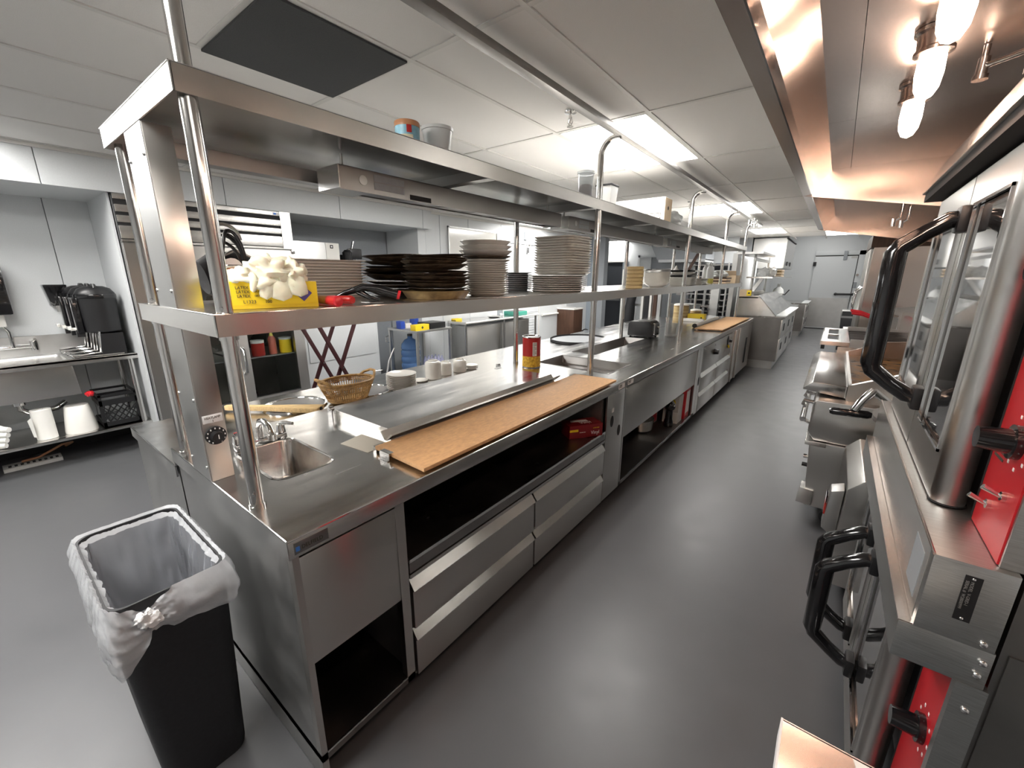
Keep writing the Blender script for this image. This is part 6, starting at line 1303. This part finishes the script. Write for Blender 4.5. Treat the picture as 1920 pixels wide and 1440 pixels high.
t = thing('prep_overshelf', 'two tier steel overshelf on posts above the preparation fridge', 'overshelf', (-1.2, 8.6, .93))
B(-1.31, -.91, 8.53, 12.2, 1.572, 1.60).build('lower_shelf', 'steel', t, smooth=0); B(-1.52, -1.10, 8.53, 10.2, 1.985, 2.02).build('upper_shelf', 'steel_dull', t, smooth=0)
for y in (8.8, 10.6): MB().cyl((-1.25, y, 1.28), (-1.25, y, 1.99), .024).build('post', 'steel_dull', t)
MB().box(-1.27, -1.23, 8.75, 10.7, 1.88, 1.93).build('brace', 'steel_dull', t, smooth=0)
t = thing('side_partition', 'tall pale steel partition behind the overshelf', 'partition', (-1.5, 9.6, 0)); B(-1.62, -1.56, 8.9, 11.4, 0, 2.0).build('panel', 'wall', t, smooth=0); B(-1.63, -1.55, 8.88, 8.9, 0, 2.02).build('edge', 'steel_dull', t, smooth=0)
for (x, y, r, z, m_, lab) in ((-1.1, 8.85, (.09, .12, .09), 1.60, 'plastic_milky', 'crumpled white bag on the overshelf by the brown trays'), (-1.06, 9.5, (.10, .2, .11), 1.60, 'china_white', 'round white bundle in the middle of the overshelf')):
    t = thing('white_bundle', lab, 'bundle', (x, y, z)); blob((x, y, z+r[2]*.7), r, x*7, .3).build('bundle', m_, t); MB().tube([(x-.05, y, z+.10), (x, y, z+.15), (x+.05, y+.05, z+.12)], .012, 6).build('tie', 'rubber', t)
for k in range(5):
    q = B(-1.22, -.95, 10.2, 10.75, 1.602+.028*k, 1.625+.028*k).build('brown_tray', 'crust_brown' if k % 2 else 'cardboard', bevel=.004, loc=(-1.08, 10.4, 1.602+.028*k)); tag(q, ordl('brown tray in the small pile on the overshelf', k, 5), 'tray', 'brown trays on the overshelf')
t = thing('box_on_lid', 'brown carton with a yellow label on top of the prep fridge lid', 'carton', (-1.28, 8.7, 1.25)); B(-1.385, -1.22, 8.55, 8.74, 1.2525, 1.375).build('carton', 'cardboard', t, bevel=.003); B(-1.27, -1.20, 8.535, 8.549, 1.27, 1.36).build('label', 'yellow', t, smooth=0); B(-1.25, -1.22, 8.533, 8.535, 1.30, 1.33).build('print', 'ink', t, smooth=0)
tag(MB().tube([(-1.29, 9.4, 1.289), (-1.26, 9.8, 1.289), (-1.24, 10.3, 1.289)], .035, 12).build('rolled_cloth', 'white_cloth', loc=(-1.2, 9.8, 1.26)), 'rolled white cloth lying along the prep fridge lid', 'cloth')
t = thing('wall_cabinet', 'steel wall cabinet with a shiny curved front high on the far left wall', 'cabinet', (-1.4, 12.5, 1.8)); B(-1.76, -1.10, 11.85, 14.2, 1.79, 2.47).build('body', 'steel_dull', t, smooth=0); B(-1.10, -1.09, 11.9, 14.15, 1.80, 2.44).build('door', 'steel_v', t, smooth=0)
MB().box(-1.09, -1.07, 12.5, 12.53, 1.86, 1.96).build('handle', 'rubber', t, smooth=0); MB().box(-1.09, -1.07, 13.3, 13.33, 1.86, 1.96).build('handle', 'rubber', t, smooth=0); B(-1.10, -1.07, 11.85, 14.2, 2.455, 2.475).build('top_trim', 'rubber', t, smooth=0)
t = thing('wall_bracket', 'dark sloping shelf bracket under the wall cabinet', 'bracket', (-1.2, 11.0, 1.4)); MB().prism([(11.6, 1.56), (12.6, 1.78), (12.5, 1.78), (10.2, 1.28), (10.3, 1.26)], 'x', -1.48, -1.40).build('bracket', 'steel_dark', t, smooth=0)
t = thing('glass_decanter', 'pear shaped glass decanter behind the prep fridge lid', 'decanter', (-1.0, 11.9, .9)); MB().lathe([(.08, 0), (.12, .05), (.10, .14), (.04, .2), (.035, .27), (1e-6, .271)], (-1.12, 12.0, 1.165), 18).build('body', 'plastic_milky', t); MB().tube([(-1.05, 12.0, 1.2), (-.98, 12.0, 1.18), (-.90, 12.0, 1.30)], .012, 6).build('ladle', 'rubber', t)
